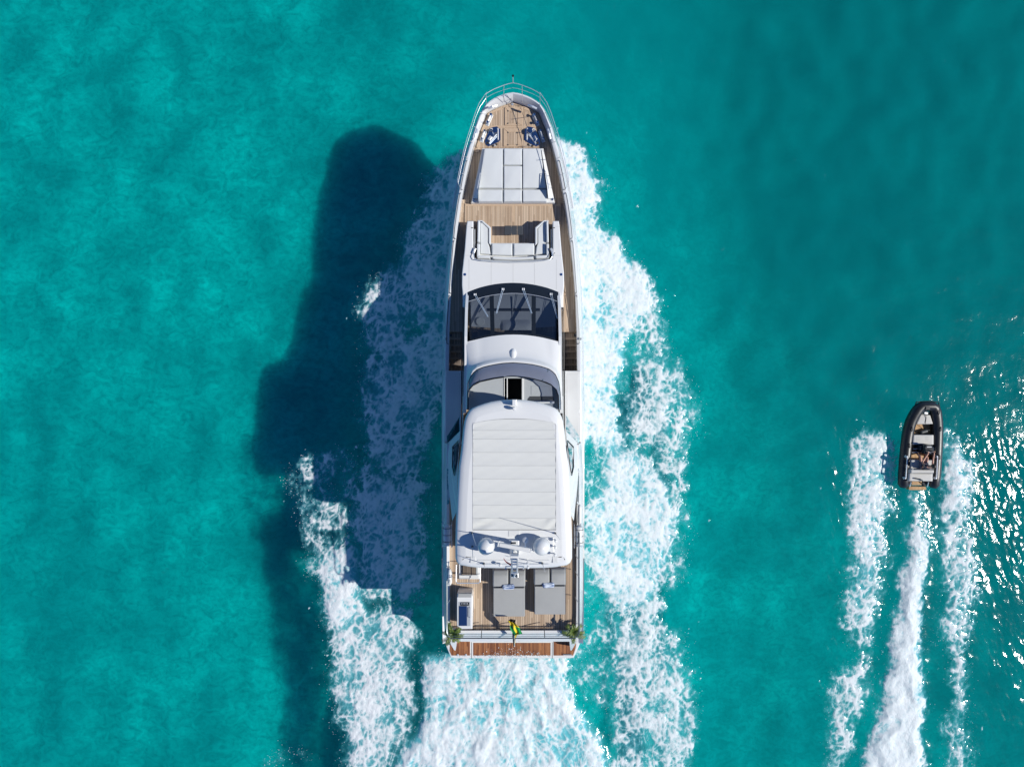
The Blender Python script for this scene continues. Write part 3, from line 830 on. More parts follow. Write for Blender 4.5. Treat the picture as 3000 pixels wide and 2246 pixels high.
# ---- bow hatches
for (x0, x1, y0, y1, a0, a1, b0, b1) in ((1479, 1529, 314, 368, 1487, 1516.5, 324.5, 362), (1475, 1528.5, 376, 429.5, 1487, 1517, 387.5, 425)):
    fr = MB(); fr.pxprism([(x0, y0), (x1, y0), (x1, y1), (x0, y1)], 3.30, 3.322, 0.006)
    hatch = fr.build("deck_hatch", M['teakr'], foredeck, smooth=False)
    for pl in ([(x0, y0), (x1, y0), (a1, b0), (a0, b0)], [(x1, y0), (x1, y1), (a1, b1), (a1, b0)], [(x1, y1), (x0, y1), (a0, b1), (a1, b1)], [(x0, y1), (x0, y0), (a0, b0), (a0, b1)]):
        cx_ = sum(p_[0] for p_ in pl) / 4; cy_ = sum(p_[1] for p_ in pl) / 4
        q = MB(); q.pxprism([(p_[0] + (cx_ - p_[0]) * 0.05, p_[1] + (cy_ - p_[1]) * 0.06) for p_ in pl], 3.32, 3.338)
        q.build("frame_board", M['teakr'], hatch, smooth=False)
    q = MB(); q.pxprism([(a0 + .6, b0 + .6), (a1 - .6, b0 + .6), (a1 - .6, b1 - .6), (a0 + .6, b1 - .6)], 3.32, 3.336); q.build("lid", M['teak'], hatch, smooth=False)
    for lx, ly in ((a0 + 1, b0 + 1), (a1 - 2, b0 + 1), (a0 + 1, b1), (a1 - 2, b1)):
        q = MB(); c = P(lx, ly, 3.34); q.lathe([(0.03, 0), (0.03, 0.012), (0.02, 0.016)], c, 10); q.build("latch", M['darkgrey'], hatch)

# ---- windlasses, bollards, fairleads
def px(x, y): return (1380 + x / 7.885, 230 + y / 7.885)
WL = [(320, 1420), (345, 1370), (390, 1270), (440, 1150), (520, 1120), (600, 1108), (672, 1170), (682, 1420), (640, 1465), (520, 1520), (410, 1568), (350, 1545), (318, 1480)]
for sgn in (-1, 1):
    def wp(x, y):
        a, b = px(x, y)
        return (a, b) if sgn < 0 else (2 * 1501.5 - a, b)
    wl_ = MB(); wl_.pxprism([wp(*q) for q in WL], 3.30, 3.325, 0.008)
    wind = wl_.build("windlass", M['mirror'], yacht)
    c = P(*wp(560, 1255), 3.32)
    d = MB(); d.lathe([(0.13, 0), (0.13, 0.05), (0.09, 0.09), (0.075, 0.16), (0.10, 0.23), (0.12, 0.25), (0.11, 0.28), (0.03, 0.29)], c, 24); d.build("capstan", M['mirror'], wind)
    c = P(*wp(470, 1195), 3.32); d = MB(); d.tube([(c[0] + 0.055 * math.cos(t), c[1] + 0.055 * math.sin(t), c[2] + 0.04) for t in [k * math.pi / 8 for k in range(16)]], 0.022, 8, closed=True); d.build("chain_pipe", M['gel'], wind)
    a = P(*wp(620, 1150), 3.40); b = P(*wp(625, 1420), 3.40); d = MB(); d.tube([a, b], 0.035, 8); d.build("brake_bar", M['steel'], wind)
    a = P(*wp(590, 1290), 3.42); b = P(*wp(420, 1500), 3.36); d = MB(); d.tube([a, b], 0.04, 8); d.build("chain_stopper", M['steel'], wind)
    d = MB(); c = P(*wp(440, 1385), 3.36); d.box(c, (0.14, 0.2, 0.1), 0.6 * sgn, 0.02); d.build("stopper_block", M['steel'], wind)
    c = P(*wp(380, 1490), 3.33); d = MB(); d.lathe([(0.06, 0), (0.06, 0.01), (0.01, 0.01)], c, 12); d.build("hawse_hole", M['blackm'], wind)
    ch = MB()
    p0 = Vector(P(*wp(470, 1195), 3.37)); p1 = Vector(P(*wp(560, 1330), 3.37))
    for k in range(9):
        c = p0.lerp(p1, k / 8); ch.box(c, (0.05, 0.03, 0.025), 0.8 * k, 0.006)
    ch.build("chain", M['steel'], wind)
    for k, (x, y) in enumerate(((505, 1565), (548, 1548), (592, 1528))):
        c = P(*wp(x, y), 3.30); d = MB(); d.lathe([(0.042, 0), (0.042, 0.03), (0.03, 0.04)], c, 12); d.build("foot_switch", M['blackm'] if k != 1 else M['steel'], wind)
    for (x1_, y1_, x2_, y2_, r) in ((455, 825, 380, 1000, 0.062), (310, 1200, 245, 1385, 0.052)):
        A = P(*wp(x1_, y1_), 3.58); B = P(*wp(x2_, y2_), 3.58)
        bo = MB(); bo.box(((A[0] + B[0]) / 2, (A[1] + B[1]) / 2, 3.315), (0.16, 0.55, 0.03), math.atan2(B[1] - A[1], B[0] - A[0]) + math.pi / 2, 0.008)
        bol = bo.build("bollard", M['steel'], yacht)
        for C in (A, B):
            d = MB(); d.lathe([(r * 0.62, -0.28), (r * 0.55, -0.05), (r, -0.03), (r, 0), (r * 0.7, 0.02)], C, 16); d.build("bollard_head", M['mirror'], bol)
        d = MB(); d.tube([(A[0], A[1], 3.45), (B[0], B[1], 3.45)], 0.03, 8); d.build("cross_bar", M['steel'], bol)
    for (x1_, y1_, x2_, y2_) in ((400, 700, 600, 625), (140, 1180, 85, 1400)):
        A = P(*wp(x1_, y1_), 4.0); B = P(*wp(x2_, y2_), 4.0)
        d = MB(); d.tube([A, ((A[0] + B[0]) / 2, (A[1] + B[1]) / 2, 4.06), B], 0.05, 8); f_ = d.build("fairlead", M['steel'], hull)
# bow navigation staff
d = MB(); a = P(1502.8, 243, 4.95); d.tube([a, (a[0], a[1] + 0.10, a[2] + 0.40)], 0.018, 8); st = d.build("bow_staff", M['steel'], yacht)
d = MB(); d.lathe([(0.03, 0), (0.045, 0.03), (0.045, 0.08), (0.02, 0.12)], (a[0], a[1] + 0.10, a[2] + 0.38), 12); d.build("staff_lamp", M['black'], st)
d = MB(); c = P(1501, 306, 3.3); d.lathe([(0.06, 0), (0.06, 0.02), (0.02, 0.03)], c, 14); d.build("deck_drain", M['steel'], foredeck)

# ---- bow rail
rail = MB()
RT = 0.92
top = [P(1502.8, 243, 4.95)]
rp = [(0, 243), (14, 246), (27, 250), (40, 255), (55, 261), (68, 268), (79, 275)]
def railpt(k, sgn, z, drop):
    return P(YC + sgn * rp[k][0], rp[k][1], z)
for z, nm in ((4.95, "top_rail"), (4.50, "mid_rail")):
    r_ = 0.012 if z > 4.6 else 0.007
    pts = []
    kk = (z - 4.0) / 0.95
    def bowpt(a, b):
        # rail stands over the cap line: same plan position, height z
        X_, Y_, _ = P(YC + a, b, 4.95)
        base = P(YC + a, b + 30 * (1 - abs(a) / 500), 4.0)
        return (base[0] + (X_ - base[0]) * kk, base[1] + (Y_ - base[1]) * kk, z)
    left = [bowpt(-a, b) for a, b in reversed(rp)]; right = [bowpt(a, b) for a, b in rp[1:]]
    sidep = []
    for py in (300, 330, 360, 395, 430, 465, 500, 535, 552):
        q_ = cap_line(py, 3.0); sidep.append((q_[0], q_[1] + 0.05, q_[2] + (z - 4.0)))
    mir = lambda q_: (2 * 0.05 - q_[0], q_[1], q_[2])
    endr = cap_line(556, -4, 0.0)
    path = ([mir(endr)] if z > 4.6 else []) + [mir(q_) for q_ in reversed(sidep)] + left + right + sidep + ([endr] if z > 4.6 else [])
    rail.tube(path, r_, 6)
rail_o = rail.build("bow_rail", M['steel'], yacht)
for sgn in (1, -1):
    for a, b, bt in ((27, 250, 303), (79, 275, 316)):
        d = MB(); d.tube([P(YC + sgn * a, bt - 3, 3.55), P(YC + sgn * a, b, 4.95)], 0.011, 6); d.build("stanchion", M['steel'], rail_o)
    for py in (330, 372, 414, 460, 508):
        A = cap_line(py + 4, -6.0, 0.0, sgn); B = cap_line(py, 3.0, 0.95, sgn)
        d = MB(); d.tube([A, B], 0.011, 6); d.build("stanchion", M['steel'], rail_o)
    # low grab rails on the bulwark further aft
    for y0, y1 in ((470, 556), (565, 700), (705, 860), (865, 1008)):
        pts = [cap_line(y0, -5, 0.0, sgn)] + [cap_line(y0 + (y1 - y0) * t, -3, 0.10, sgn) for t in (0.03, 0.25, 0.5, 0.75, 0.97)] + [cap_line(y1, -8, 0.0, sgn)]
        d = MB(); d.tube(pts, 0.020, 6); d.build("bulwark_grab_rail", M['steeld'], hull)
    c = cap_line(993, 1, 0.0, sgn); d = MB(); d.lathe([(0.05, 0), (0.05, 0.1), (0.03, 0.13)], c, 12); d.build("rail_end_cap", M['steel'], hull)

# ---- foredeck sun pad
b_ = MB(); b_.pxprism([(1412, 434), (1592, 434), (1626, 594), (1380, 594)], 3.1, 3.60, 0.05)
pad = b_.build("sun_pad_base", M['gel'], yacht)
def z1(x, y): return (1280 + x / 4.04, 210 + y / 4.04)
QZ = 3.84
def cushion(name, q, z0, z1_, parent, seed, mat='cush', puff=0.02, wr=0.0035, n=18):
    c = MB(); c.pad(P2(q, z1_), z0, z1_, n, puff=puff, seed=seed, wr=wr)
    return c.build(name, M[mat], parent, ang=60)
quads_ = [[(560, 1383), (783, 1383), (783, 902), (563, 902)], [(787, 1104), (1010, 1104), (1010, 902), (787, 902)], [(787, 1383), (1010, 1383), (1010, 1110), (787, 1110)], [(1014, 1383), (1300, 1383), (1228, 902), (1014, 902)],
          [(485, 1540), (781, 1540), (781, 1390), (487, 1390)], [(786, 1540), (1009, 1540), (1009, 1390), (786, 1390)], [(1014, 1540), (1305, 1540), (1303, 1390), (1014, 1390)]]
quads_[0] = [(487, 1383), (783, 1383), (783, 902), (563, 902)]
for k, q in enumerate(quads_):
    cushion("cushion", [z1(*p_) for p_ in q], 3.59, QZ if k < 4 else QZ + 0.03, pad, k)
for sgn in (1, -1):
    def sp_(x, y):
        a, b = z1(x, y); return (a if sgn > 0 else 2 * YC - a, b)
    # coaming: rises aft, carries a grab rail
    pl = [(1240, 930), (1262, 925), (1368, 1500), (1318, 1500), (1308, 1390)]
    lowz = [3.62, 3.62, 3.66, 3.70, 3.9]
    hi = [3.66, 3.66, 3.95, 3.98, 4.18]
    B0 = [P(*sp_(*p_), 3.6)[:2] + (3.58,) for p_ in pl]; T0 = [P(*sp_(*p_), h_) for p_, h_ in zip(pl, hi)]
    if sgn < 0: B0.reverse(); T0.reverse()
    d = MB(); d.layers([B0, T0]); d.build("coaming", M['gel'], pad, ang=25)
    A = P(*sp_(1290, 1200), 4.10); B = P(*sp_(1322, 1380), 4.22)
    d = MB(); d.tube([(A[0], A[1], 3.9), A, B, (B[0], B[1], 4.0)], 0.018, 6); d.build("grab_handle", M['steel'], pad)
    for x, y in ((1247, 945), (1365, 1510)):
        c = P(*sp_(x, y), 3.60 if y < 1000 else 3.6); c = (c[0], c[1], 3.60); d = MB(); d.lathe([(0.06, 0), (0.06, 0.02), (0.045, 0.035), (0.01, 0.04)], c, 16); d.build("deck_light", M['mirror'], pad)

# ---- coachroof with the U-shaped lounge let into it
def z2(x, y): return (1280 + x / 3.944, 580 + y / 3.944)
half = [(0, 769), (60, 767), (91, 763), (114, 757), (116.5, 748), (116.5, 647), (134, 647), (136.5, 660), (142, 732), (149.5, 800), (150, 835), (147, 869), (146, 905), (0, 905)]
c_ = MB(); c_.prism(P2(sym(half), 4.15), 3.0, 4.15, 0.04)
coach = c_.build("coachroof", M['gel'], yacht)
for a in (-129, -64, 0, 63, 127):
    d = MB(); d.pxprism([(YC + a - 0.5, 772 if abs(a) < 100 else 760), (YC + a + 0.5, 772 if abs(a) < 100 else 760), (YC + a + 0.5, 828 + (a / 133) ** 2 * 22), (YC + a - 0.5, 828 + (a / 133) ** 2 * 22)], 4.14, 4.153); d.build("panel_joint", M['seam'], coach, smooth=False)
for sgn in (1, -1):
    c = P(YC + sgn * 141, 804, 4.15); d = MB(); d.lathe([(0.06, 0), (0.06, 0.015), (0.04, 0.03), (0.01, 0.033)], c, 16); d.build("deck_light", M['mirror'], coach)
    for py in (667.5, 741.5):
        d = MB(); d.pxprism([(YC + sgn * 120 - 3, py - 1.2), (YC + sgn * 120 + 3, py - 1.2), (YC + sgn * 120 + 3, py + 1.2), (YC + sgn * 120 - 3, py + 1.2)], 4.14, 4.156); d.build("vent_slot", M['blackm'], coach, smooth=False)
    d = MB(); d.pxprism([(YC + sgn * 119, 663), (YC + sgn * 136, 663), (YC + sgn * 136, 663.8), (YC + sgn * 119, 663.8)], 4.14, 4.153); d.build("panel_joint", M['seam'], coach, smooth=False)
    d = MB(); d.pxprism([(YC + sgn * 119, 748), (YC + sgn * 141, 748), (YC + sgn * 141, 748.8), (YC + sgn * 119, 748.8)], 4.14, 4.153); d.build("panel_joint", M['seam'], coach, smooth=False)
# lounge sofa
sb = MB(); sb.prism(P2([(1405, 712), (1601, 712), (1601, 757), (1503, 762), (1405, 757)], 3.75), 3.28, 3.75, 0.02)
sofa = sb.build("lounge_sofa", M['gel'], yacht)
for sgn in (1, -1):
    mx = lambda q: [(a if sgn < 0 else 2 * YC - a, b) for a, b in q]
    e_ = MB(); e_.pxprism(mx([(1399, 645), (1412, 645), (1438, 667), (1438, 745), (1397, 745)]), 3.28, 3.75, 0.02); e_.build("sofa_arm_base", M['gel'], sofa)
    cush = MB(); cush.pxprism(mx([(1407, 652), (1414, 652), (1430, 669), (1430, 712), (1434, 722), (1437, 745), (1407, 743)]), 3.74, 3.95, 0.035); cush.build("cushion", M['cush'], sofa)
    rim = MB(); rim.pxprism(mx([(1413, 645), (1438, 666), (1438, 718), (1431.5, 712), (1431.5, 669), (1412, 650)]), 3.74, 4.00, 0.03); rim.build("arm_bolster", M['cush'], sofa)
    cushion("back_cushion", mx([(1397, 710), (1406, 710), (1407, 646), (1399, 645)]) if sgn < 0 else mx([(1397, 710), (1406, 710), (1407, 646), (1399, 645)])[::-1], 3.74, 4.10, sofa, 3, puff=0.01, n=12)
    q = mx([(1396, 757), (1406, 749), (1406, 712), (1396.5, 712)]); cushion("back_cushion", q if sgn < 0 else q[::-1], 3.74, 4.12, sofa, 4, puff=0.01, n=12)
    q = mx([(1396, 757), (1437, 758), (1437, 747), (1404, 746)]); cushion("back_cushion", q if sgn < 0 else q[::-1], 3.74, 4.12, sofa, 5, puff=0.01, n=12)
    r_ = MB(); r_.tube([P(*p_, z_) for p_, z_ in zip(mx([(1389, 735), (1388, 752), (1394, 760), (1415, 764), (1450, 767), (1503, 769)]), (4.2, 4.3, 4.32, 4.32, 4.32, 4.32))], 0.018, 6); r_.build("sofa_rail", M['steel'], sofa)
    d = MB(); a = P(*mx([(1389, 735)])[0], 4.2); d.box((a[0], a[1], 4.2), (0.10, 0.25, 0.08), 0.4 * sgn, 0.02); d.build("rail_bracket", M['steel'], sofa)
    d = MB(); a, b = mx([(1391, 672), (1391, 730)]); A = P(*a, 4.0); B = P(*b, 4.0); d.tube([(A[0], A[1], 3.8), A, B, (B[0], B[1], 3.8)], 0.02, 6); d.build("grab_handle", M['steel'], sofa)
for q in ([(1440, 747), (1501.5, 749), (1501.5, 712), (1440, 712)], [(1504, 749), (1566, 747), (1566, 712), (1504, 712)]):
    cushion("cushion", q, 3.74, 3.95, sofa, 8)
q = [(1439, 758), (1567, 758), (1567, 748), (1439, 748)]
bk = MB()
bk.grid(lambda u, v: (P(1439 + 128 * u, 748 + 3.5 * math.sin(math.pi * u) + 10 * v, 4.2)[:2] + (3.75 + 0.37 * math.sqrt(max(0, 1 - abs(2 * v - 1) ** 6)) * max(0, 1 - abs(2 * u - 1) ** 40) ** 0.5,)), 24, 10)
bk.build("back_cushion", M['cush'], sofa, ang=60)
gl_ = MB(); gl_.prism(P2([(1408, 759), (1455, 762), (1503, 764), (1551, 762), (1598, 759), (1598, 763), (1551, 766), (1503, 768), (1455, 766), (1408, 763)], 4.2), 4.15, 4.19, 0.01); gl_.build("sofa_trim", M['grey'], sofa)
# low table
tb = thing("coffee_table", P(1505, 675, 3.3)); tag(tb, "low dark folding table between the white foredeck sofa seats", "table")
for x0, x1 in ((1478, 1498), (1498.6, 1515), (1515.6, 1532)):
    d = MB(); d.pxprism([(x0, 661), (x1, 661), (x1, 688), (x0, 688)], 3.80, 3.84, 0.008); d.build("table_leaf", M['darkgrey'], tb)
d = MB(); c = P(1505, 675, 3.3); d.lathe([(0.16, 0), (0.16, 0.02), (0.05, 0.04), (0.05, 0.5)], (c[0], c[1], 3.312), 16); d.build("pedestal", M['steel'], tb)
fix_parent(tb)

# ---- wheelhouse
def ws(u, v):
    """windshield surface: u -1..1 across, v 0 (base, forward) .. 1 (roof edge)"""
    x0, y0 = YC + 133 * u, 828.5 + 25.5 * u * u
    x1, y1 = 1504.5 + 128 * u, 980 + 20 * u * u
    z = 4.17 + 1.30 * v ** 0.92 - 0.12 * u * u * (0.3 + v)
    return P(x0 + (x1 - x0) * v, y0 + (y1 - y0) * v, z)


def wpatch(u0, u1, v0, v1, dz=0.0, nu=16, nv=10):
    g = MB(); g.grid(lambda a, b: (lambda q: (q[0], q[1], q[2] + dz))(ws(u0 + (u1 - u0) * a, v0 + (v1 - v0) * b)), nu, nv)
    return g
house = MB()
for sgn in (1, -1):
    bot = [(150, 855), (150, 930), (150, 1000), (150, 1090), (150, 1190), (150, 1300)]
    topl = [(137, 850), (140, 900), (142, 985), (142, 1060), (143, 1130), (145, 1210)]
    zt = [4.05, 4.7, 5.42, 5.5, 5.5, 5.5]
    A = [P(YC + sgn * a, b, 3.1) for a, b in bot]; B = [P(YC + sgn * a, b, z) for (a, b), z in zip(topl, zt)]
    C = [P(YC + sgn * (a - 8), b, z) for (a, b), z in zip(topl, zt)]
    for i in range(5):
        qa = [A[i], A[i + 1], B[i + 1], B[i]]; qb = [B[i], B[i + 1], C[i + 1], C[i]]
        house.add(qa if sgn < 0 else qa[::-1], [(0, 1, 2, 3)]); house.add(qb if sgn < 0 else qb[::-1], [(0, 1, 2, 3)])
house_o = house.build("wheelhouse", M['gel'], yacht, ang=30)
for sgn in (1, -1):
    sd = MB()
    sd.grid(lambda u, v: P(YC + sgn * (149.0 - 4.0 * v), 900 + 260 * u, 3.9 + 1.1 * v * (0.5 + 0.5 * min(1, u * 3)))[:2] + (3.9 + 1.1 * v * (0.5 + 0.5 * min(1, u * 3)),), 12, 3)
    o_ = sd.build("side_window", M['black'], house_o)
for nm, a in (("windshield_frame", (-1, 1, 0.0, 0.205)),):
    o_ = wpatch(*a, nu=40).build(nm, M['black'], yacht)
    frame_o = o_
for a in ((-1, 1, 0.955, 1.0), (-1, -0.95, 0.2, 0.975), (0.95, 1, 0.2, 0.975), (-0.525, -0.43, 0.2, 0.975), (0.41, 0.505, 0.2, 0.975)):
    wpatch(*a, dz=0.006, nu=20).build("mullion", M['black'], frame_o)
for a in ((-0.95, -0.525, 0.205, 0.955), (-0.43, 0.41, 0.205, 0.955), (0.505, 0.95, 0.205, 0.955)):
    wpatch(*a).build("windshield_pane", M['wglass'], frame_o)
d = MB(); d.tube([(lambda q: (q[0], q[1], q[2] + 0.02))(ws(u / 20, 0.205)) for u in range(-20, 21)], 0.012, 6); d.build("glass_trim", M['steel'], frame_o)
def z5(x, y): return (1360 + x / 7.628, 820 + y / 7.628)
def on_ws(px_, py_):
    # nearest windshield parameters
    u = (px_ - YC) / 131.0
    y0 = 828.5 + 25.5 * u * u; y1 = 980 + 20 * u * u
    v = min(1, max(0, (py_ - y0) / (y1 - y0)))
    q = ws(u, v); return (q[0], q[1], q[2] + 0.05)
for (xa, ya, xb, yb) in ((250, 330, 520, 825), (865, 210, 712, 750), (1315, 210, 1505, 750), (1925, 320, 2085, 870)):
    d = MB()
    for off in (-17, 17):
        A = on_ws(*z5(xa + off, ya)); B = on_ws(*z5(xb + off * 0.5, yb))
        d.tube([A, B], 0.010, 5); d.box((A[0], A[1], A[2]), (0.05, 0.09, 0.06), 0.0, 0.01)
    wi = d.build("wiper", M['steel'], frame_o)
# inside: dashboard, instrument pod, seats, floor
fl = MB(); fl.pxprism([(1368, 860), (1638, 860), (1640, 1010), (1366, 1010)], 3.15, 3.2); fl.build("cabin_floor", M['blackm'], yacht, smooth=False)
ds = MB(); ds.grid(lambda u, v: P(1374 + 258 * u, 848 + 108 * v + (0 if v < .5 else 8) * (1 - abs(2 * u - 1)), 4.16 + 0.12 * v)[:2] + (4.16 + 0.12 * v - 0.03 * (v < 0.02),), 12, 10)
dash = ds.build("dashboard", M['dash'], yacht)
pod = MB(); pod.grid(lambda u, v: P(1466 + 96 * u, 935 + 32 * v, 4.45)[:2] + (4.25 + 0.2 * math.sin(math.pi * min(1, v * 1.3) * 0.5) * (1 - abs(2 * u - 1) ** 8),), 14, 8); pod.build("instrument_pod", M['dash'], dash)
d = MB(); d.pxprism([(1428, 903), (1582, 903), (1582, 911), (1428, 911)], 4.2, 4.27, 0.01); d.build("dash_vent", M['blackm'], dash)
for x in (1443.5, 1501.5): 
    d = MB(); d.pxprism([(x, 868), (x + 1, 868), (x + 1, 940), (x, 940)], 4.2, 4.285); d.build("dash_seam", M['cush'], dash, smooth=False)
d = MB(); c = P(1407.5, 942, 4.33); d.lathe([(0.19, 0), (0.19, 0.02), (0.17, 0.035), (0.01, 0.035)], c, 28); d.build("round_tray", M['cush'], dash)
d = MB(); c = P(1600, 985, 4.3); d.tube([(c[0] + 0.2 * math.cos(t), c[1] + 0.12 * math.sin(t), c[2] + 0.12 * math.sin(t)) for t in [k * math.pi / 8 for k in range(16)]], 0.02, 6, closed=True); d.build("steering_wheel", M['blackm'], dash)
for x in (1420, 1575):
    d = MB(); c = P(x, 985, 3.6); d.box(c, (0.6, 0.5, 0.8), 0, 0.1); d.build("helm_seat", M['darkgrey'], yacht)
# wheelhouse roof up to the flybridge coaming
GB = [(1369.6, 1200), (1369.6, 1161), (1371, 1123), (1378, 1105), (1387, 1092), (1399, 1082), (1416, 1075.5), (1434, 1071), (1455, 1067), (1476, 1064), (1504, 1062.6), (1532, 1064.5), (1560, 1068), (1585, 1073.5), (1608, 1081), (1619, 1089), (1627.5, 1098), (1637, 1120), (1641, 1148), (1643, 1176), (1643, 1200)]
GT = [(1372, 1200), (1372, 1157), (1375, 1140), (1385, 1128.5), (1395, 1122), (1406, 1117), (1426, 1112), (1448, 1107.5), (1468, 1104.5), (1490, 1102), (1502, 1101.5), (1525, 1103), (1546, 1106), (1567, 1110.5), (1588, 1116), (1602, 1120.5), (1613.5, 1126), (1630, 1141), (1636, 1159), (1637, 1183), (1637, 1200)]
def outer_pt(k):
    n = len(GB) - 1
    u = -1 + 2 * k / n
    # walk: left edge forward, along the windshield top, right edge aft
    if k <= 4: return P(1361.5 + 0.5 * k, 1200 - (1200 - 1002) * (k / 4), 5.42)
    if k >= n - 4: return P(1645.5 - 0.5 * (n - k), 1200 - (1200 - 1002) * ((n - k) / 4), 5.42)
    u = -1 + 2 * (k - 4) / (n - 8)
    q = ws(u * 1.0, 1.0); return (q[0], q[1], q[2] + 0.01)
rf = MB()
rows = []
for k in range(len(GB)):
    O = Vector(outer_pt(k)); G = Vector(P(*GB[k], 5.98))
    row = []
    for t, zz in ((0, 0), (0.06, 0.02), (0.3, 0.10), (0.55, 0.19), (0.74, 0.28), (0.84, 0.40), (0.90, 0.56), (0.96, 0.60), (1.0, 0.58)):
        q = O.lerp(G, t); q.z = O.z + zz * (G.z - O.z) / 0.58 * (1.0)
        row.append(tuple(q))
    rows.append(row)
nk = len(rows[0])
rf.add([q for r in rows for q in r], [(i * nk + j, i * nk + j + 1, (i + 1) * nk + j + 1, (i + 1) * nk + j) for i in range(len(rows) - 1) for j in range(nk - 1)])
roof = rf.build("wheelhouse_roof", M['gel'], yacht, ang=60)
d = MB(); d.tube([P(x, y, 5.99) for x, y in GB], 0.02, 6); d.build("coaming_gasket", M['black'], roof)
vz = MB()
rows = []
for k in range(len(GB)):
    A = Vector(P(*GB[k], 5.99)); B = Vector(P(*GT[k], 6.36))
    rows.append([tuple(A.lerp(B, t) + Vector((0, 0, 0.05 * math.sin(math.pi * t)))) for t in (0, .2, .4, .6, .8, 1)])
vz.add([q for r in rows for q in r], [(i * 6 + j, i * 6 + j + 1, (i + 1) * 6 + j + 1, (i + 1) * 6 + j) for i in range(len(rows) - 1) for j in range(5)])
visor = vz.build("flybridge_visor", M['vglass'], yacht, ang=70)
d = MB(); d.tube([P(x, y, 6.37) for x, y in GT], 0.022, 6); d.build("visor_rim", M['black'], visor)
for k in (5, 14):
    d = MB(); d.tube([P(*GB[k], 6.01), P(*GT[k], 6.37)], 0.018, 6); d.build("visor_post", M['steeld'], visor)
# searchlight hump on the roof
hm = MB(); hm.grid(lambda u, v: (lambda c: (c[0], c[1], 5.56 + 0.10 * v + 0.17 * (1 - abs(2 * u - 1) ** 2.5) * min(1, 3 * v) ** 0.6))(P(1503.5 + (u - .5) * 24 * min(1, 0.35 + 1.6 * v), 1018 + 32 * v, 5.6)), 12, 10)
hm.build("roof_fairing", M['gel'], roof, ang=60)
# ---- flybridge helm area
FZ = 5.72
lf = MB(); lf.prism(P2([(1373, 1212), (1373, 1158), (1377, 1141), (1386, 1130), (1407, 1119), (1448, 1110), (1476, 1106), (1476, 1212)], FZ), 5.3, FZ, 0.01)
helm = lf.build("helm_moulding", M['grey'], yacht)
rf_ = MB(); rf_.prism(P2([(1535, 1212), (1535, 1106), (1567, 1112), (1588, 1118), (1613, 1128), (1629, 1142), (1635, 1160), (1636, 1212)], FZ), 5.3, FZ, 0.01); rf_.build("console_moulding", M['grey'], helm)
d = MB(); d.pxprism([(1476, 1100), (1535, 1100), (1535, 1108), (1476, 1108)], 5.5, FZ - 0.004); d.build("hatch_sill", M['grey'], helm, smooth=False)
for x0, x1, mat_ in ((1476, 1478, 'gel'), (1484.5, 1487, 'gel'), (1529, 1535, 'gel')):
    d = MB(); d.pxprism([(x0, 1107.5), (x1, 1107.5), (x1, 1200), (x0, 1200)], 4.2, FZ + 0.03, 0.005); d.build("hatch_frame", M[mat_], helm)
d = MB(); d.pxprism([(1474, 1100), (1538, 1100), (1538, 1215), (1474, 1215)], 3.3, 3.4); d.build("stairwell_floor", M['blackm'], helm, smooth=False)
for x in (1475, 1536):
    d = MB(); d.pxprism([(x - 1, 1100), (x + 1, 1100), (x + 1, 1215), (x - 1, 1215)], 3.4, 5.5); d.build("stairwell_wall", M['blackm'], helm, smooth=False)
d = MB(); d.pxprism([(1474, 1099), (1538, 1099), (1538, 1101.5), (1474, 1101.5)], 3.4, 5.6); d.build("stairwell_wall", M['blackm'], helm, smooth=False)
def z6(x, y): return (1350 + x / 7.135, 1050 + y / 7.135)
q = [z6(1470, 572), z6(1905, 572), z6(1905, 765), z6(1470, 765)]
d = MB(); d.pxprism(q, FZ - 0.01, FZ + 0.012, 0.006); d.build("console_lid", M['grey'], helm)
d = MB(); d.pxprism([z6(1400, 850), z6(1450, 790), z6(1930, 790), z6(1950, 870), z6(1400, 870)], FZ - 0.02, FZ + 0.02); d.build("seat_gap", M['darkgrey'], helm, smooth=False)
q = [z6(1560, 945), z6(1965, 945), z6(1965, 890), z6(1560, 890)]; cushion("helm_bench_cushion", q, FZ, FZ + 0.35, helm, 4, n=10)

# ---- wing decks, stairs, bulwarks amidships
for sgn in (1, -1):
    mx = lambda q: [(YC + sgn * a, b) for a, b in q]
    d = MB(); d.pxprism(mx([(152, 1086), (197.5, 1086), (198.5, 1320), (152, 1320)]), 3.2, 3.62, 0.03); wing = d.build("wing_deck", M['gel2'], yacht)
    d = MB(); d.pxprism(mx([(158, 1096), (191, 1096), (192, 1275), (158, 1220)]), 3.6, 3.632, 0.008); d.build("wing_panel", M['gel2'], wing)
    sw = MB(); sw.pxprism(mx([(150, 965), (188, 965), (189, 1092), (150, 1092)]), 1.2, 1.3); st_ = sw.build("side_stair", M['teak'], yacht, smooth=False)
    ys = [974, 993, 1012, 1031, 1050, 1069, 1090]
    for k in range(6):
        z = 2.98 - 0.20 * k
        d = MB(); d.pxprism(mx([(152, ys[k]), (186.5, ys[k]), (186.5, ys[k + 1] + 2), (152, ys[k + 1] + 2)]), 1.3, z, 0.01); tr_ = d.build("tread", M['teak'], st_, smooth=False)
        d = MB(); d.pxprism(mx([(152.5, ys[k + 1] - 4), (186, ys[k + 1] - 4), (186, ys[k + 1] + 1), (152.5, ys[k + 1] + 1)]), z - 0.02, z + 0.012); d.build("tread", M['teakr'], st_, smooth=False)
    d = MB(); d.pxprism(mx([(179, 978), (184, 978), (184, 986), (179, 986)]), 2.9, 3.0); d.build("stair_drain", M['darkgrey'], st_, smooth=False)

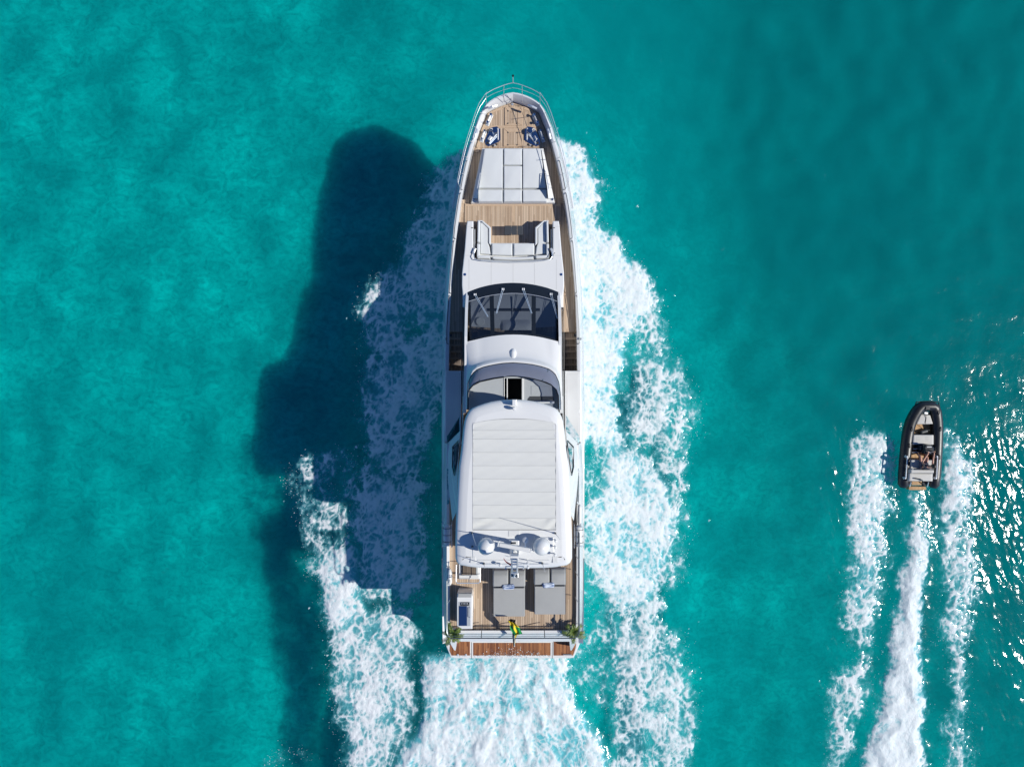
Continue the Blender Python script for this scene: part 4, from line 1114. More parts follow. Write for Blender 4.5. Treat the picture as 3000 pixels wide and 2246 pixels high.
# ---- flybridge deck, its moulding and side arches
fd = MB(); fd.prism(P2(sym([(150, 1300), (187, 1330), (187, 1846), (0, 1846)]), 5.0), 4.8, 5.0)
fly = fd.build("flybridge_deck", M['teak'], yacht, smooth=False)
fm_in = [(185, 1305), (187, 1400), (186.5, 1500), (186, 1600), (186, 1700), (185.5, 1800), (184, 1835), (178, 1845), (0, 1846)]
fm_t = [(193, 1300), (194.5, 1400), (194.5, 1500), (194, 1600), (194, 1700), (193.5, 1800), (192, 1846), (186, 1853), (0, 1854)]
fm_o = [(200, 1296), (206, 1400), (206, 1500), (205.5, 1600), (205, 1700), (203.5, 1790), (200, 1856), (192, 1868), (0, 1869)]
mo = MB()
for sgn in (1, -1):
    rows = [[P(YC + sgn * a[0], a[1], 4.98), P(YC + sgn * a[0], a[1], 5.16), P(YC + sgn * b[0], b[1], 5.18), P(YC + sgn * c[0], c[1], 4.55), (P(YC + sgn * c[0], c[1], 4.55)[0] * 0.98, P(YC + sgn * c[0], c[1], 4.55)[1] * 0.985, 4.2)] for a, b, c in zip(fm_in, fm_t, fm_o)]
    fs = [(i * 5 + j, i * 5 + j + 1, (i + 1) * 5 + j + 1, (i + 1) * 5 + j) for i in range(len(rows) - 1) for j in range(4)]
    mo.add([q for r in rows for q in r], fs if sgn > 0 else [f[::-1] for f in fs])
mould = mo.build("flybridge_bulwark", M['gel'], yacht, ang=35)
d = MB(); d.prism(P2(sym([(190, 1330), (195, 1800), (188, 1855), (0, 1857)]), 4.6), 4.15, 4.25); d.build("flybridge_underside", M['gel'], fly, smooth=False)
for sgn in (1, -1):
    mx = lambda a, b, z: P(YC + sgn * a, b, z)
    def plate(name, pts, mat, parent, th=0.05):
        q = [mx(*p_) for p_ in pts]
        if sgn < 0: q = q[::-1]
        d = MB(); d.layers([[(x, y, z - th) for x, y, z in q], q]); return d.build(name, M[mat], parent, smooth=False)
    arch = plate("side_arch", [(155, 1262, 6.0), (194, 1302, 4.9), (195, 1345, 5.0), (188, 1430, 5.6), (178, 1525, 6.9), (166, 1500, 7.1), (160, 1330, 6.8)], 'gel', yacht)
    plate("arch_glass", [(154, 1214, 5.6), (195, 1279, 4.2), (194, 1301, 4.8), (155, 1262, 5.95)], 'sglass', arch, 0.02)
    plate("arch_window", [(160, 1290, 6.45), (177, 1308, 5.75), (177.5, 1368, 6.1), (172, 1390, 6.55), (165, 1340, 6.75)], 'sglass', arch, 0.02)
    fr_ = MB(); fr_.tube([mx(160, 1290, 6.48), mx(177, 1308, 5.8), mx(177.5, 1368, 6.15), mx(172, 1392, 6.6)], 0.022, 6); fr_.build("window_frame", M['darkgrey'], arch)
    plate("side_screen", [(181, 1378, 5.75), (193.5, 1372, 5.2), (193.5, 1478, 5.2), (187, 1474, 5.6)], 'sglass', arch, 0.01)
# ---- hardtop
HT = [(1505, 1170), (1470, 1172), (1440, 1176.5), (1419, 1182), (1398, 1189), (1384, 1195), (1375, 1202), (1369, 1210), (1363, 1222), (1359, 1236), (1355, 1264), (1350, 1319), (1343, 1367), (1338, 1453), (1334, 1550), (1332.5, 1600), (1333, 1638), (1338, 1651), (1348, 1658.5), (1380, 1664), (1410, 1666.5), (1460, 1667.5), (1505, 1668)]
HC = 1505.0
HTz = 7.50
ring0 = HT + [(2 * HC - a, b) for a, b in reversed(HT[1:-1])]
base = P2(ring0, HTz)
if area2(base) < 0: base.reverse()
def hz_ring(d_, z): return [(x, y, z) for x, y in inset(base, d_)]
ht = MB()
ht.layers([hz_ring(0.35, 7.22), hz_ring(0.05, 7.24), hz_ring(0.0, 7.30), hz_ring(0.03, 7.36), hz_ring(0.10, 7.42), hz_ring(0.25, 7.465), hz_ring(0.42, 7.49)], True, False)
# top sheet with the awning opening
inn = hz_ring(0.42, 7.49)
AW = [(1385, 1246), (1388, 1241), (1394, 1238.5), (1420, 1233), (1450, 1229), (1480, 1226.5), (1507, 1226), (1534, 1226.5), (1564, 1229), (1594, 1233), (1620, 1238.5), (1626, 1241), (1629, 1246), (1629, 1552), (1385, 1552)]
awp = [P(a, b, 7.49) for a, b in AW]
import bmesh
bm = bmesh.new()
vo = [bm.verts.new(q) for q in inn]; vi = [bm.verts.new(q) for q in awp]
eds = [bm.edges.new((r[i], r[(i + 1) % len(r)])) for r in (vo, vi) for i in range(len(r))]
bmesh.ops.triangle_fill(bm, use_beauty=True, use_dissolve=False, edges=eds, normal=(0, 0, 1))
bm.verts.index_update()
ht.add([tuple(v.co) for v in bm.verts], [tuple(v.index for v in f.verts) for f in bm.faces])
bm.free()
hard = ht.build("hardtop", M['gel'], yacht, ang=40)
lip = MB(); lip.tube(awp, 0.012, 6, closed=True); lip.build("awning_track", M['seam'], hard)
d = MB(); d.prism([q[:2] for q in awp], 7.30, 7.42); d.build("awning_tray", M['gel'], hard, smooth=False)
seams = [None, 1260.6, 1286, 1325, 1363.8, 1402.4, 1441, 1479.7, 1518, 1551]
for k in range(9):
    ya, yb = seams[k], seams[k + 1]
    def afn(u, v, ya=ya, yb=yb, k=k):
        top_ = ya if ya is not None else (1227.5 + 12.5 * abs(2 * u - 1) ** 2.3)
        y = top_ + (yb - 0.5 - top_) * v
        x = 1385.8 + 242.4 * u
        z = 7.505 - 0.022 * math.sin(math.pi * v) + 0.004 * math.sin(23 * u + k) * math.sin(9 * v + 2 * k)
        if k == 8: z += 0.03 * math.exp(-((u - 0.12) / 0.1) ** 2) * math.sin(6 * v + 10 * u) + 0.03 * math.exp(-((u - 0.93) / 0.06) ** 2) * math.sin(5 * v + 20 * u)
        return P(x, y, z)
    d = MB(); d.grid(afn, 40, 10); d.build("awning_panel", M['canvas'], hard, ang=80)
    if k: 
        d = MB(); d.tube([P(1398, ya, 7.508), P(1616, ya, 7.506)], 0.005, 5); d.build("awning_seam", M['seam'], hard)
# deck plates on the hardtop
for q in ([(1490, 1554.5), (1522, 1554.5), (1522, 1570.5), (1490, 1570.5)], [(1619, 1630), (1634, 1630), (1634, 1648.5), (1619, 1648.5)], [(1378, 1630), (1393, 1630), (1393, 1648.5), (1378, 1648.5)]):
    d = MB(); d.pxprism(q, 7.47, 7.505, 0.004); d.build("access_plate", M['gel2'], hard)
for y in (1640, 1652):
    d = MB(); d.tube([P(1400, y, 7.50), P(1610, y, 7.50)], 0.012, 5); d.build("roof_ridge", M['gel'], hard)
# floodlight and horn at the front of the hardtop
d = MB(); d.pxprism([(1500, 1170), (1514, 1170), (1514, 1188), (1500, 1188)], 7.40, 7.78, 0.03); d.build("camera_box", M['gel'], hard)
c = P(1506, 1196, 7.5); d = MB(); d.lathe([(0.05, -0.05), (0.05, 0.12), (0.07, 0.14), (0.07, 0.24), (0.05, 0.3), (0.01, 0.31)], c, 14); d.build("searchlight", M['gel'], hard)
# radar domes
for x in (1424, 1587):
    c = P(x, 1603, 8.1); c = (c[0], c[1], 7.48)
    d = MB(); d.lathe([(0.20, 0), (0.20, 0.18), (0.30, 0.22), (0.325, 0.34), (0.325, 0.50), (0.30, 0.63), (0.23, 0.75), (0.12, 0.82), (0.015, 0.845)], c, 32); dm = d.build("satellite_dome", M['gel'], hard, ang=60)
    d = MB(); d.lathe([(0.327, 0.335), (0.331, 0.35), (0.327, 0.365)], c, 32); d.build("dome_joint", M['grey'], dm)
    d = MB(); d.box((c[0] + 0.12, c[1] - 0.03, 7.52), (0.75, 0.55, 0.06), 0, 0.02); d.build("dome_base", M['gel'], dm)
# mast with open-array radar
A = P(1507, 1604, 7.5); bx_ = A[0]; byy = A[1]
def leg(pts, wds, hgt): pass
ms = MB()
ms.layers([[(bx_ - 0.20, byy + 0.22, 7.45), (bx_ + 0.20, byy + 0.22, 7.45), (bx_ + 0.20, byy - 0.25, 7.45), (bx_ - 0.20, byy - 0.25, 7.45)][::-1],
           [(bx_ - 0.17, byy + 0.05, 8.0), (bx_ + 0.17, byy + 0.05, 8.0), (bx_ + 0.17, byy - 0.22, 8.0), (bx_ - 0.17, byy - 0.22, 8.0)][::-1],
           [(bx_ - 0.15, byy - 0.02, 8.7), (bx_ + 0.15, byy - 0.02, 8.7), (bx_ + 0.15, byy - 0.20, 8.7), (bx_ - 0.15, byy - 0.20, 8.7)][::-1]])
mast = ms.build("mast", M['gel'], yacht, ang=30)
for sgn in (1, -1):
    d = MB(); d.tube([(bx_ + sgn * 0.11, byy - 0.12, 8.6), (bx_ + sgn * 0.10, byy - 0.22, 9.3), (bx_ + sgn * 0.08, byy - 0.36, 10.0)], 0.032, 8); d.build("mast_leg", M['gel'], mast)
for z, yo in ((8.95, -0.17), (9.2, -0.20), (9.5, -0.26), (9.8, -0.32)):
    d = MB(); d.tube([(bx_ - 0.10, byy + yo, z), (bx_ + 0.10, byy + yo, z)], 0.018, 6); d.build("mast_rung", M['steel'], mast)
d = MB(); d.box((bx_, byy - 0.36, 10.02), (0.26, 0.16, 0.04), 0, 0.01); d.build("mast_head", M['steel'], mast)
for q, r, h_ in ((0.0, 0.05, 0.16), (-0.09, 0.03, 0.1), (0.08, 0.03, 0.22)):
    d = MB(); d.lathe([(r, 0), (r, h_ * 0.8), (r * 0.5, h_)], (bx_ + q, byy - 0.36, 10.04), 12); d.build("mast_lamp", M['darkgrey'] if q else M['gel'], mast)
for sgn in (1, -1):
    d = MB(); d.tube([(bx_ + sgn * 0.1, byy - 0.22, 9.3), (bx_ + sgn * 0.32, byy - 0.24, 9.3)], 0.014, 6); d.build("signal_yard", M['steel'], mast)
    d = MB(); d.tube([(bx_ + sgn * 0.32, byy - 0.24, 9.3), (bx_ + sgn * 0.32, byy - 0.26, 9.5)], [0.03, 0.03], 8); d.build("signal_lamp", M['steel'], mast)
d = MB(); d.lathe([(0.10, 0), (0.10, 0.18), (0.06, 0.22)], (bx_, byy + 0.02, 8.15), 14); rb = d.build("radar_pedestal", M['gel'], mast)
rc = P(1507, 1602.5, 8.45); ang_ = math.atan2(-(1612.0 - 1593), 1558.7 - 1455.5)
d = MB(); d.box((rc[0], rc[1], 8.45), (1.18, 0.155, 0.13), ang_, 0.03); d.build("radar_array", M['gel2'], mast)
for sgn in (1, -1):
    d = MB(); d.box((rc[0] + sgn * 0.62 * math.cos(ang_), rc[1] + sgn * 0.62 * math.sin(ang_), 8.45), (0.045, 0.16, 0.135), ang_, 0.02); d.build("array_end_cap", M['gel'], mast)
d = MB(); d.pxprism([(1491, 1583), (1521, 1583), (1521, 1597), (1491, 1597)], 7.47, 7.68, 0.02); d.build("equipment_box", M['gel'], hard)
d = MB(); d.pxprism([(1496, 1588), (1512, 1588), (1512, 1593), (1496, 1593)], 7.66, 7.72, 0.01); d.build("box_fitting", M['darkgrey'], hard)
# red pennant on the mast yard
pn = MB(); c0 = Vector((bx_ - 0.12, byy - 0.24, 9.25)); 
pn.grid(lambda u, v: (c0.x - 0.28 * u, c0.y + 0.25 * u * u + 0.02 * math.sin(5 * u), c0.z - 0.30 * v * (1 - 0.4 * u) - 0.1 * u), 8, 3)
pen = pn.build("pennant", M['red']); tag(pen, "small dark red pennant hanging from the yacht mast", "pennant")
# whip antennas: short base, long slim rod
for (x0, y0, x1, y1, zt) in ((1627, 1561, 1641, 1580, 9.6), (1589, 1649, 1597, 1675, 8.9), (1383.5, 1560, 1394, 1596, 9.0), (1418, 1650, 1421, 1664, 8.8), (1384, 1600, 1385, 1634, 8.6)):
    a = P(x0, y0, 7.49); b = P(x1, y1, zt)
    d = MB(); d.lathe([(0.04, 0), (0.04, 0.08), (0.02, 0.12)], a, 10); an = d.build("whip_antenna", M['darkgrey'], hard)
    d = MB(); d.tube([(a[0], a[1], 7.55), b], [0.016, 0.007], 6); d.build("antenna_rod", M['gel'], an)
# small mushroom antennas
for (x, y) in ((1627, 1580), (1626, 1598.5), (1625, 1621), (1466, 1650)):
    a = P(x, y, 7.49); d = MB(); d.lathe([(0.025, 0), (0.015, 0.16), (0.055, 0.20), (0.06, 0.25), (0.04, 0.29), (0.01, 0.30)], a, 12); d.build("mushroom_antenna", M['gel'], hard)
for (x, y) in ((1545, 1639), (1546, 1651)):
    a = P(x, y, 7.49); d = MB(); d.tube([a, (a[0], a[1], 7.9)], 0.012, 6); d.lathe([(0.05, 0.0), (0.05, 0.14), (0.02, 0.16)], (a[0], a[1], 7.9), 12); d.build("gps_antenna", M['gel'], hard)
a = P(1539, 1577, 7.5); d = MB(); d.tube([(a[0], a[1] - 0.35, 7.55), (a[0], a[1], 7.75)], 0.022, 8); d.lathe([(0.11, 0), (0.12, 0.02), (0.05, 0.06), (0.01, 0.07)], (a[0], a[1], 7.75), 14); d.build("weather_sensor", M['steel'], hard)
# hardtop legs
for x, y in ((1352, 1640), (1660, 1640), (1350, 1440), (1660, 1440)):
    t_ = P(x, y, 7.3); d = MB(); d.tube([(t_[0] * 1.02, t_[1], 5.0), (t_[0], t_[1], 7.25)], 0.06, 10); d.build("hardtop_post", M['gel'], hard)

# ---- aft flybridge: rails, stairwell, bar unit
fr = MB()
def rl(z, off=0.0, r=0.02):
    pts = []
    for sgn, seq in ((-1, [1700, 1740, 1780, 1820, 1850]), (1, [1850, 1820, 1780, 1740, 1700, 1650, 1600, 1560])):
        for py in seq:
            q = P(YC + sgn * 194, py, 5.9); pts.append((q[0], max(q[1], -10.28), z))
        if sgn < 0:
            L = P(YC - 192, 1868, 5.9); Rr = P(YC + 192, 1868, 5.9)
            yb = L[1]
            pts += [(L[0] + 0.02, yb + 0.12, z), (L[0] + 0.14, yb, z), (0.05, yb, z), (Rr[0] - 0.14, yb, z), (Rr[0] - 0.02, yb + 0.12, z)]
    return pts
fr.tube(rl(5.92), 0.024, 6)
frail = fr.build("flybridge_rail", M['steeld'], yacht)
for z in (5.45, 5.68):
    d = MB(); d.tube(rl(z), 0.010, 5); d.build("rail_wire", M['steeld'], frail)
yb = P(0, 1868, 5.9)[1]
for x in (1410, 1502, 1596):
    t_ = P(x, 1868, 5.9); d = MB(); d.tube([(t_[0], yb + 0.30, 5.15), (t_[0], yb + 0.26, 5.3), (t_[0], yb, 5.92)], 0.016, 6); d.build("rail_post", M['steeld'], frail)
for sgn, ys in ((1, (1580, 1640, 1690, 1768)), (-1, (1715, 1770))):
    for y in ys:
        q = P(YC + sgn * 194, y, 5.9); d = MB(); d.tube([(q[0] - sgn * 0.10, q[1] + 0.06, 5.17), (q[0] - sgn * 0.08, q[1] + 0.05, 5.5), (q[0], q[1], 5.92)], 0.016, 6); d.build("rail_post", M['steel'], frail)
# stairwell from the cockpit
def zs(x, y): return (1330 + x / 22.08, 1645 + y / 22.08)
w_ = MB(); w_.pxprism([zs(300, 150), zs(1650, 150), zs(1660, 1130), zs(310, 1130)], 5.0, 5.10, 0.03)
well = w_.build("stairwell_coaming", M['gel'], yacht)
d = MB(); d.pxprism([zs(440, 160), zs(1530, 160), zs(1530, 890), zs(440, 890)], 5.09, 5.14, 0.02); d.build("stairwell_rim", M['grey'], well)
d = MB(); d.pxprism([zs(470, 170), zs(1430, 170), zs(1430, 840), zs(470, 840)], 5.13, 5.145); d.build("stairwell_shade_sheet", M['teakd'], well, smooth=False)  # flat sheet, its teak darkened to stand for the shaded opening
sr = MB()
for z in (5.9, 5.5):
    sr.tube([P(*zs(150, 200), z), P(*zs(140, 1260), z), P(*zs(220, 1370), z), P(*zs(1580, 1370), z), P(*zs(1690, 1290), z), P(*zs(1700, 300), z)], 0.022 if z > 5.8 else 0.012, 6)
srail = sr.build("stair_rail", M['steel'], yacht)
for x, y in ((150, 1240), (950, 1370), (1690, 1270), (1700, 500), (150, 500)):
    q = P(*zs(x, y), 5.9); d = MB(); d.tube([(q[0], q[1] + 0.1, 5.0), (q[0], q[1], 5.9)], 0.016, 6); d.build("stair_rail_post", M['steel'], srail)
# bar unit
def zb(x, y): return (1280 + x / 7.527, 1720 + y / 7.527)
bu = MB(); bu.pxprism([zb(450, 135), zb(770, 135), zb(790, 230), zb(780, 915), zb(560, 920), zb(440, 850), zb(440, 230)], 5.0, 5.80, 0.03)
bar = bu.build("wet_bar", M['gel'], yacht)
d = MB(); d.pxprism([zb(465, 135), zb(770, 135), zb(770, 225), zb(450, 225)], 5.78, 5.86, 0.03); d.build("bar_cushion", M['lounge'], bar)
d = MB(); d.pxprism([zb(475, 315), zb(735, 315), zb(735, 850), zb(475, 850)], 5.79, 5.805); d.build("worktop", M['grey'], bar, smooth=False)
d = MB(); d.pxprism([zb(525, 330), zb(715, 330), zb(710, 400), zb(515, 400)], 5.80, 5.83, 0.01); gr = d.build("grill_panel", M['black'], bar)
for k in range(5):
    c = P(*zb(545 + 32 * k, 352), 5.83); d = MB(); d.lathe([(0.018, 0), (0.018, 0.03), (0.01, 0.035)], c, 10); d.build("knob", M['steel'], bar)
d = MB(); d.pxprism([zb(490, 410), zb(665, 410), zb(665, 845), zb(490, 845)], 5.80, 5.83, 0.01); d.build("grill_lid", M['mirror'], bar)
d = MB(); c = P(*zb(735, 555), 5.84); d.tube([(c[0], c[1] + 0.2, 5.83), (c[0], c[1] + 0.2, 5.9), (c[0], c[1] - 0.2, 5.9), (c[0], c[1] - 0.2, 5.83)], 0.014, 6); d.build("bar_handle", M['steel'], bar)

# ---- double loungers on the flybridge
def z4(x, y): return (1280 + x / 4.608, 1640 + y / 4.608)
def lounger(label, x0, x1, y0, ym, y1, xs):
    a = P(*z4((x0 + x1) / 2, (y0 + y1) / 2), 5.0)
    t = thing("sun_lounger", (a[0], a[1], 5.0)); tag(t, label, "sun lounger", "double sun loungers on the aft flybridge")
    d = MB(); d.pxprism([z4(x0 + 15, y0 + 12), z4(x1 - 15, y0 + 12), z4(x1 - 15, y1 - 15), z4(x0 + 15, y1 - 15)], 5.002, 5.22, 0.02); d.build("base", M['darkgrey'], t)
    for (a0, a1, b0, b1, zt, nm, sd) in ((x0, xs - 4, y0, ym - 3, 5.62, "headrest", 1), (xs + 4, x1, y0, ym - 3, 5.62, "headrest", 2), (x0 + 8, x1 - 6, ym, y1, 5.46, "mattress", 3)):
        q = P2([z4(a0, b1), z4(a1, b1), z4(a1, b0), z4(a0, b0)], zt)
        d = MB()
        if nm == "headrest":
            d.pad(q, 5.2, zt, 16, puff=0.02, seed=sd, wr=0.002)
            ya_, yb_ = q[0][1], q[3][1]
            # sloping back: lower at the forward end
            d.v = [(x, y, z - 0.16 * max(0, ((y - ya_) / (yb_ - ya_) - 0.70) / 0.30) * (z > 5.25) - 0.10 * max(0, 0.35 - (y - ya_) / (yb_ - ya_)) * (z > 5.25)) for x, y, z in d.v]
        else:
            d.pad(q, 5.2, zt, 18, puff=0.015, seed=sd, wr=0.002)
        d.build(nm, M['lounge'], t, ang=60)
    fix_parent(t)
    return t
lounger("grey double sun lounger near the centre of the aft flybridge deck", 750, 1197, 145, 370, 768, 972)
lounger("grey double sun lounger beside the starboard rail, next to the palm", 1308, 1745, 128, 347, 740, 1530)
def pillow(label, x0, y0, x1, y1, h_):
    A = P(*z4(x0, (y0 + y1) / 2), 5.62); B = P(*z4(x1, (y0 + y1) / 2 - 8), 5.62)
    d = MB(); n = 12
    pts = [tuple(Vector(A).lerp(Vector(B), k / n)) for k in range(n + 1)]
    d.tube([(p_[0], p_[1], 5.60) for p_ in pts], [0.05 if k in (0, n) else 0.115 for k in range(n + 1)], 12)
    d.v = [(x, y, 5.585 + (z - 5.585) * 0.8) for x, y, z in d.v]
    o = d.build("bolster_pillow", M['towel'], None, ang=60); tag(o, label, "pillow", "blue and white bolster pillows")
pillow("blue and white bolster pillow on the lounger near deck centre", 885, 325, 1045, 405, .1)
pillow("blue and white bolster pillow on the lounger beside the starboard rail", 1425, 300, 1585, 385, .1)

# ---- life-saving gear on the rails
def raft(label, sgn, ya, yb_):
    a = P(YC + sgn * 193, (ya + yb_) / 2, 5.5)
    t = thing("life_raft", (a[0], a[1], 5.2)); tag(t, label, "life raft", "life raft canisters on the flybridge rails")
    L = (yb_ - ya) * 28.5 / 2000
    d = MB(); n = 14
    d.tube([(a[0], a[1] + L * (0.5 - k / n), 5.5) for k in range(n + 1)], [0.17 * max(0.25, (1 - abs(2 * k / n - 1) ** 5)) ** 0.5 for k in range(n + 1)], 16); c_ = d.build("canister", M['gel'], t, ang=60)
    for f in (-0.3, 0.0, 0.3):
        d = MB(); d.tube([(a[0] + 0.178 * math.cos(q), a[1] + L * f, 5.5 + 0.178 * math.sin(q)) for q in [k * math.pi / 8 for k in range(16)]], 0.010, 5, closed=True); d.build("strap", M['darkgrey'], t)
    d = MB()
    for o in (-0.20, 0.20):
        d.tube([(a[0] + o, a[1] + L * 0.55, 5.25), (a[0] + o, a[1] + L * 0.55, 5.6), (a[0] + o, a[1] - L * 0.55, 5.6), (a[0] + o, a[1] - L * 0.55, 5.25)], 0.014, 6)
    for f in (-0.45, 0.45): d.tube([(a[0] - 0.2, a[1] + L * f, 5.6), (a[0] - 0.1, a[1] + L * f, 5.72), (a[0] + 0.1, a[1] + L * f, 5.72), (a[0] + 0.2, a[1] + L * f, 5.6)], 0.012, 6)
    d.build("cradle", M['steel'], t)
    fix_parent(t)
raft("white life raft canister strapped on the starboard flybridge rail, in sunlight", 1, 1538, 1600)
raft("white life raft canister on the port flybridge rail, in shade", -1, 1533, 1598)
ov = thing("oval_fender", P(1318, 1690, 5.16)); tag(ov, "white oval fender lying along the port rail beside the stairwell", "fender")
c = P(1318, 1690, 5.3)
d = MB(); d.tube([(c[0], c[1] + 0.36 * (1 - k / 8), 5.26) for k in range(17)], [0.10 * max(0.03, 1 - abs(k / 8 - 1) ** 2.6) ** 0.5 for k in range(17)], 14); d.build("body", M['gel'], ov, ang=60)
d = MB(); d.tube([(c[0], c[1] + 0.36, 5.26), (c[0] - 0.03, c[1] + 0.46, 5.3), (c[0] - 0.08, c[1] + 0.5, 5.5)], 0.012, 6); d.build("lanyard", M['darkgrey'], ov); fix_parent(ov)
fd_ = thing("rail_fender", P(1700, 1512, 5.4)); tag(fd_, "slim white fender lashed upright outside the starboard rail", "fender")
c = P(1699, 1510, 5.5); d = MB(); d.tube([(c[0], c[1] + 0.45 - 0.09 * k, 5.42) for k in range(11)], [0.02] + [0.075] * 9 + [0.02], 10); d.build("body", M['gel'], fd_, ang=60)
d = MB(); d.tube([(c[0] - 0.05, c[1] + 0.42, 5.4), (c[0] - 0.12, c[1] - 0.3, 5.5), (c[0] - 0.2, c[1] - 0.6, 5.3)], 0.014, 6); d.build("rope", M['blackm'], fd_)
fix_parent(fd_)

# ---- potted palms at the stern corners
def palm(label, x, y, seed, R_):
    rr = random.Random(seed)
    c = P(x, y, 5.1)
    t = thing("potted_palm", (c[0], c[1], 5.05)); tag(t, label, "plant", "potted palms at the stern corners")
    d = MB(); d.lathe([(0.15, 0), (0.20, 0.40), (0.21, 0.42), (0.19, 0.42), (0.18, 0.38), (0.02, 0.37)], (c[0], c[1], 5.05), 18); pot = d.build("pot", M['pot'], t)
    d = MB(); d.lathe([(0.18, 0.375), (0.10, 0.395), (0.01, 0.40)], (c[0], c[1], 5.05), 14); d.build("soil", M['soil'], pot)
    for k in range(17):
        az = k * 2.399 + rr.uniform(-.3, .3); L = R_ * rr.uniform(0.55, 1.15); up = rr.uniform(0.5, 1.35)
        pts = []
        for i in range(11):
            s_ = i / 10
            r = L * (s_ ** 1.1) * math.cos(up * 0.4); z = 5.45 + L * (math.sin(up) * s_ * 1.1 - 0.75 * s_ * s_)
            pts.append(Vector((c[0] + math.cos(az) * r, c[1] + math.sin(az) * r, z)))
        d = MB(); d.tube(pts, [0.008 * (1 - 0.8 * i / 10) for i in range(11)], 4)
        sd_ = Vector((-math.sin(az), math.cos(az), 0))
        for i in range(2, 11):
            for sg in (1, -1):
                for jt in (0, 0.5):
                    p0 = pts[i] if jt == 0 else pts[i].lerp(pts[i - 1], 0.5)
                    tdir = (pts[i] - pts[i - 1]).normalized()
                    ll = 0.24 * L / 0.7 * (1 - 0.55 * abs(i / 10 - 0.45)) * rr.uniform(0.7, 1.15)
                    e = p0 + (sd_ * sg * 0.75 + tdir * 0.75 + Vector((0, 0, rr.uniform(-.35, .1)))) * ll
                    wv_ = tdir * 0.011
                    m_ = p0.lerp(e, 0.5) + Vector((0, 0, 0.015))
                    d.add([p0 - wv_, m_ - wv_ * 1.1, e, m_ + wv_ * 1.1, p0 + wv_], [(0, 1, 3, 4), (1, 2, 3)])
        d.build("frond", M['leaf'], t, smooth=False)
    fix_parent(t)
palm("potted palm with feathery green fronds at the port stern corner", 1329, 1848, 3, 0.5)
palm("potted palm with feathery green fronds at the starboard stern corner", 1677, 1842, 5, 0.5)

# ---- transom and swimming platform
tr = MB()
y1_ = P(0, 1868, 4.3)[1]
tr.layers([[P(1312, 1866, 2.1), P(1694, 1866, 2.1), P(1694, 1878, 2.1), P(1312, 1878, 2.1)][::-1], [P(1318, 1862, 2.6), P(1688, 1862, 2.6), P(1688, 1868, 2.6), P(1318, 1868, 2.6)][::-1]])
stern = MB()
# sloping stern moulding: from the cockpit coaming down to the platform
prof = [(-11.2, 2.55), (-11.75, 2.55), (-11.95, 2.35), (-12.25, 1.3), (-12.40, 0.75), (-12.42, 0.2)]
hw_ = [2.9, 2.9, 2.88, 2.75, 2.7, 2.7]
for k in range(len(prof) - 1):
    a, b = prof[k], prof[k + 1]
    stern.add([(0.05 - hw_[k], a[0], a[1]), (0.05 + hw_[k], a[0], a[1]), (0.05 + hw_[k + 1], b[0], b[1]), (0.05 - hw_[k + 1], b[0], b[1])], [(0, 3, 2, 1)])
transom = stern.build("transom", M['gel'], yacht, ang=50)
# yacht name along the transom, letter by letter where it can be made out
for x0, x1 in ((1425, 1439), (1447.5, 1450), (1454, 1456.5), (1464, 1467), (1477, 1492), (1512, 1514.5), (1519, 1521), (1524, 1526), (1529.5, 1531), (1533.5, 1536), (1540, 1542.5), (1546, 1549), (1553.5, 1557), (1564, 1567)):
    a = P(x0, 1877, 1.9); b = P(x1, 1877, 1.9)
    yy = -12.05
    d = MB(); d.layers([[(a[0], yy - 0.005, 2.02), (b[0], yy - 0.005, 2.02), (b[0], yy - 0.04, 1.88), (a[0], yy - 0.04, 1.88)][::-1], [(a[0], yy - 0.025, 2.03), (b[0], yy - 0.025, 2.03), (b[0], yy - 0.06, 1.89), (a[0], yy - 0.06, 1.89)][::-1]])
    d.build("name_letter", M['mark'], transom, smooth=False)
PZ = 0.62
plat = MB(); plat.pxprism([(1308, 1868), (1698, 1868), (1697, 1890), (1681, 1926), (1668, 1928), (1334, 1928), (1320, 1924), (1306, 1890)], 0.25, PZ, 0.04)
platform = plat.build("swim_platform", M['gel'], yacht)
for q in ([(1319, 1884), (1332, 1878), (1377, 1878), (1377, 1919), (1323, 1919), (1317, 1905)], [(1386.5, 1882), (1613, 1882), (1613, 1919), (1386.5, 1919)], [(1622, 1878), (1680, 1878), (1688, 1884), (1687, 1896), (1679, 1919), (1622, 1919)]):
    d = MB(); d.pxprism(q, PZ - 0.02, PZ + 0.012); d.build("platform_teak", M['teakw'], platform, smooth=False)
for x in (1381.5, 1618):
    d = MB(); d.pxprism([(x - 0.7, 1880), (x + 0.7, 1880), (x + 0.7, 1928), (x - 0.7, 1928)], PZ - 0.1, PZ + 0.004); d.build("platform_joint", M['darkgrey'], platform, smooth=False)
for x in (1341, 1365): 
    c = P(x, 1917, PZ + 0.01); d = MB(); d.lathe([(0.05, 0), (0.05, 0.03), (0.02, 0.04)], c, 12); d.build("platform_cleat", M['steel'], platform)
d = MB(); a = P(1650, 1917, 0.7); b = P(1675, 1917, 0.7); d.tube([a, b], 0.02, 6); d.build("ladder_handle", M['steel'], platform)
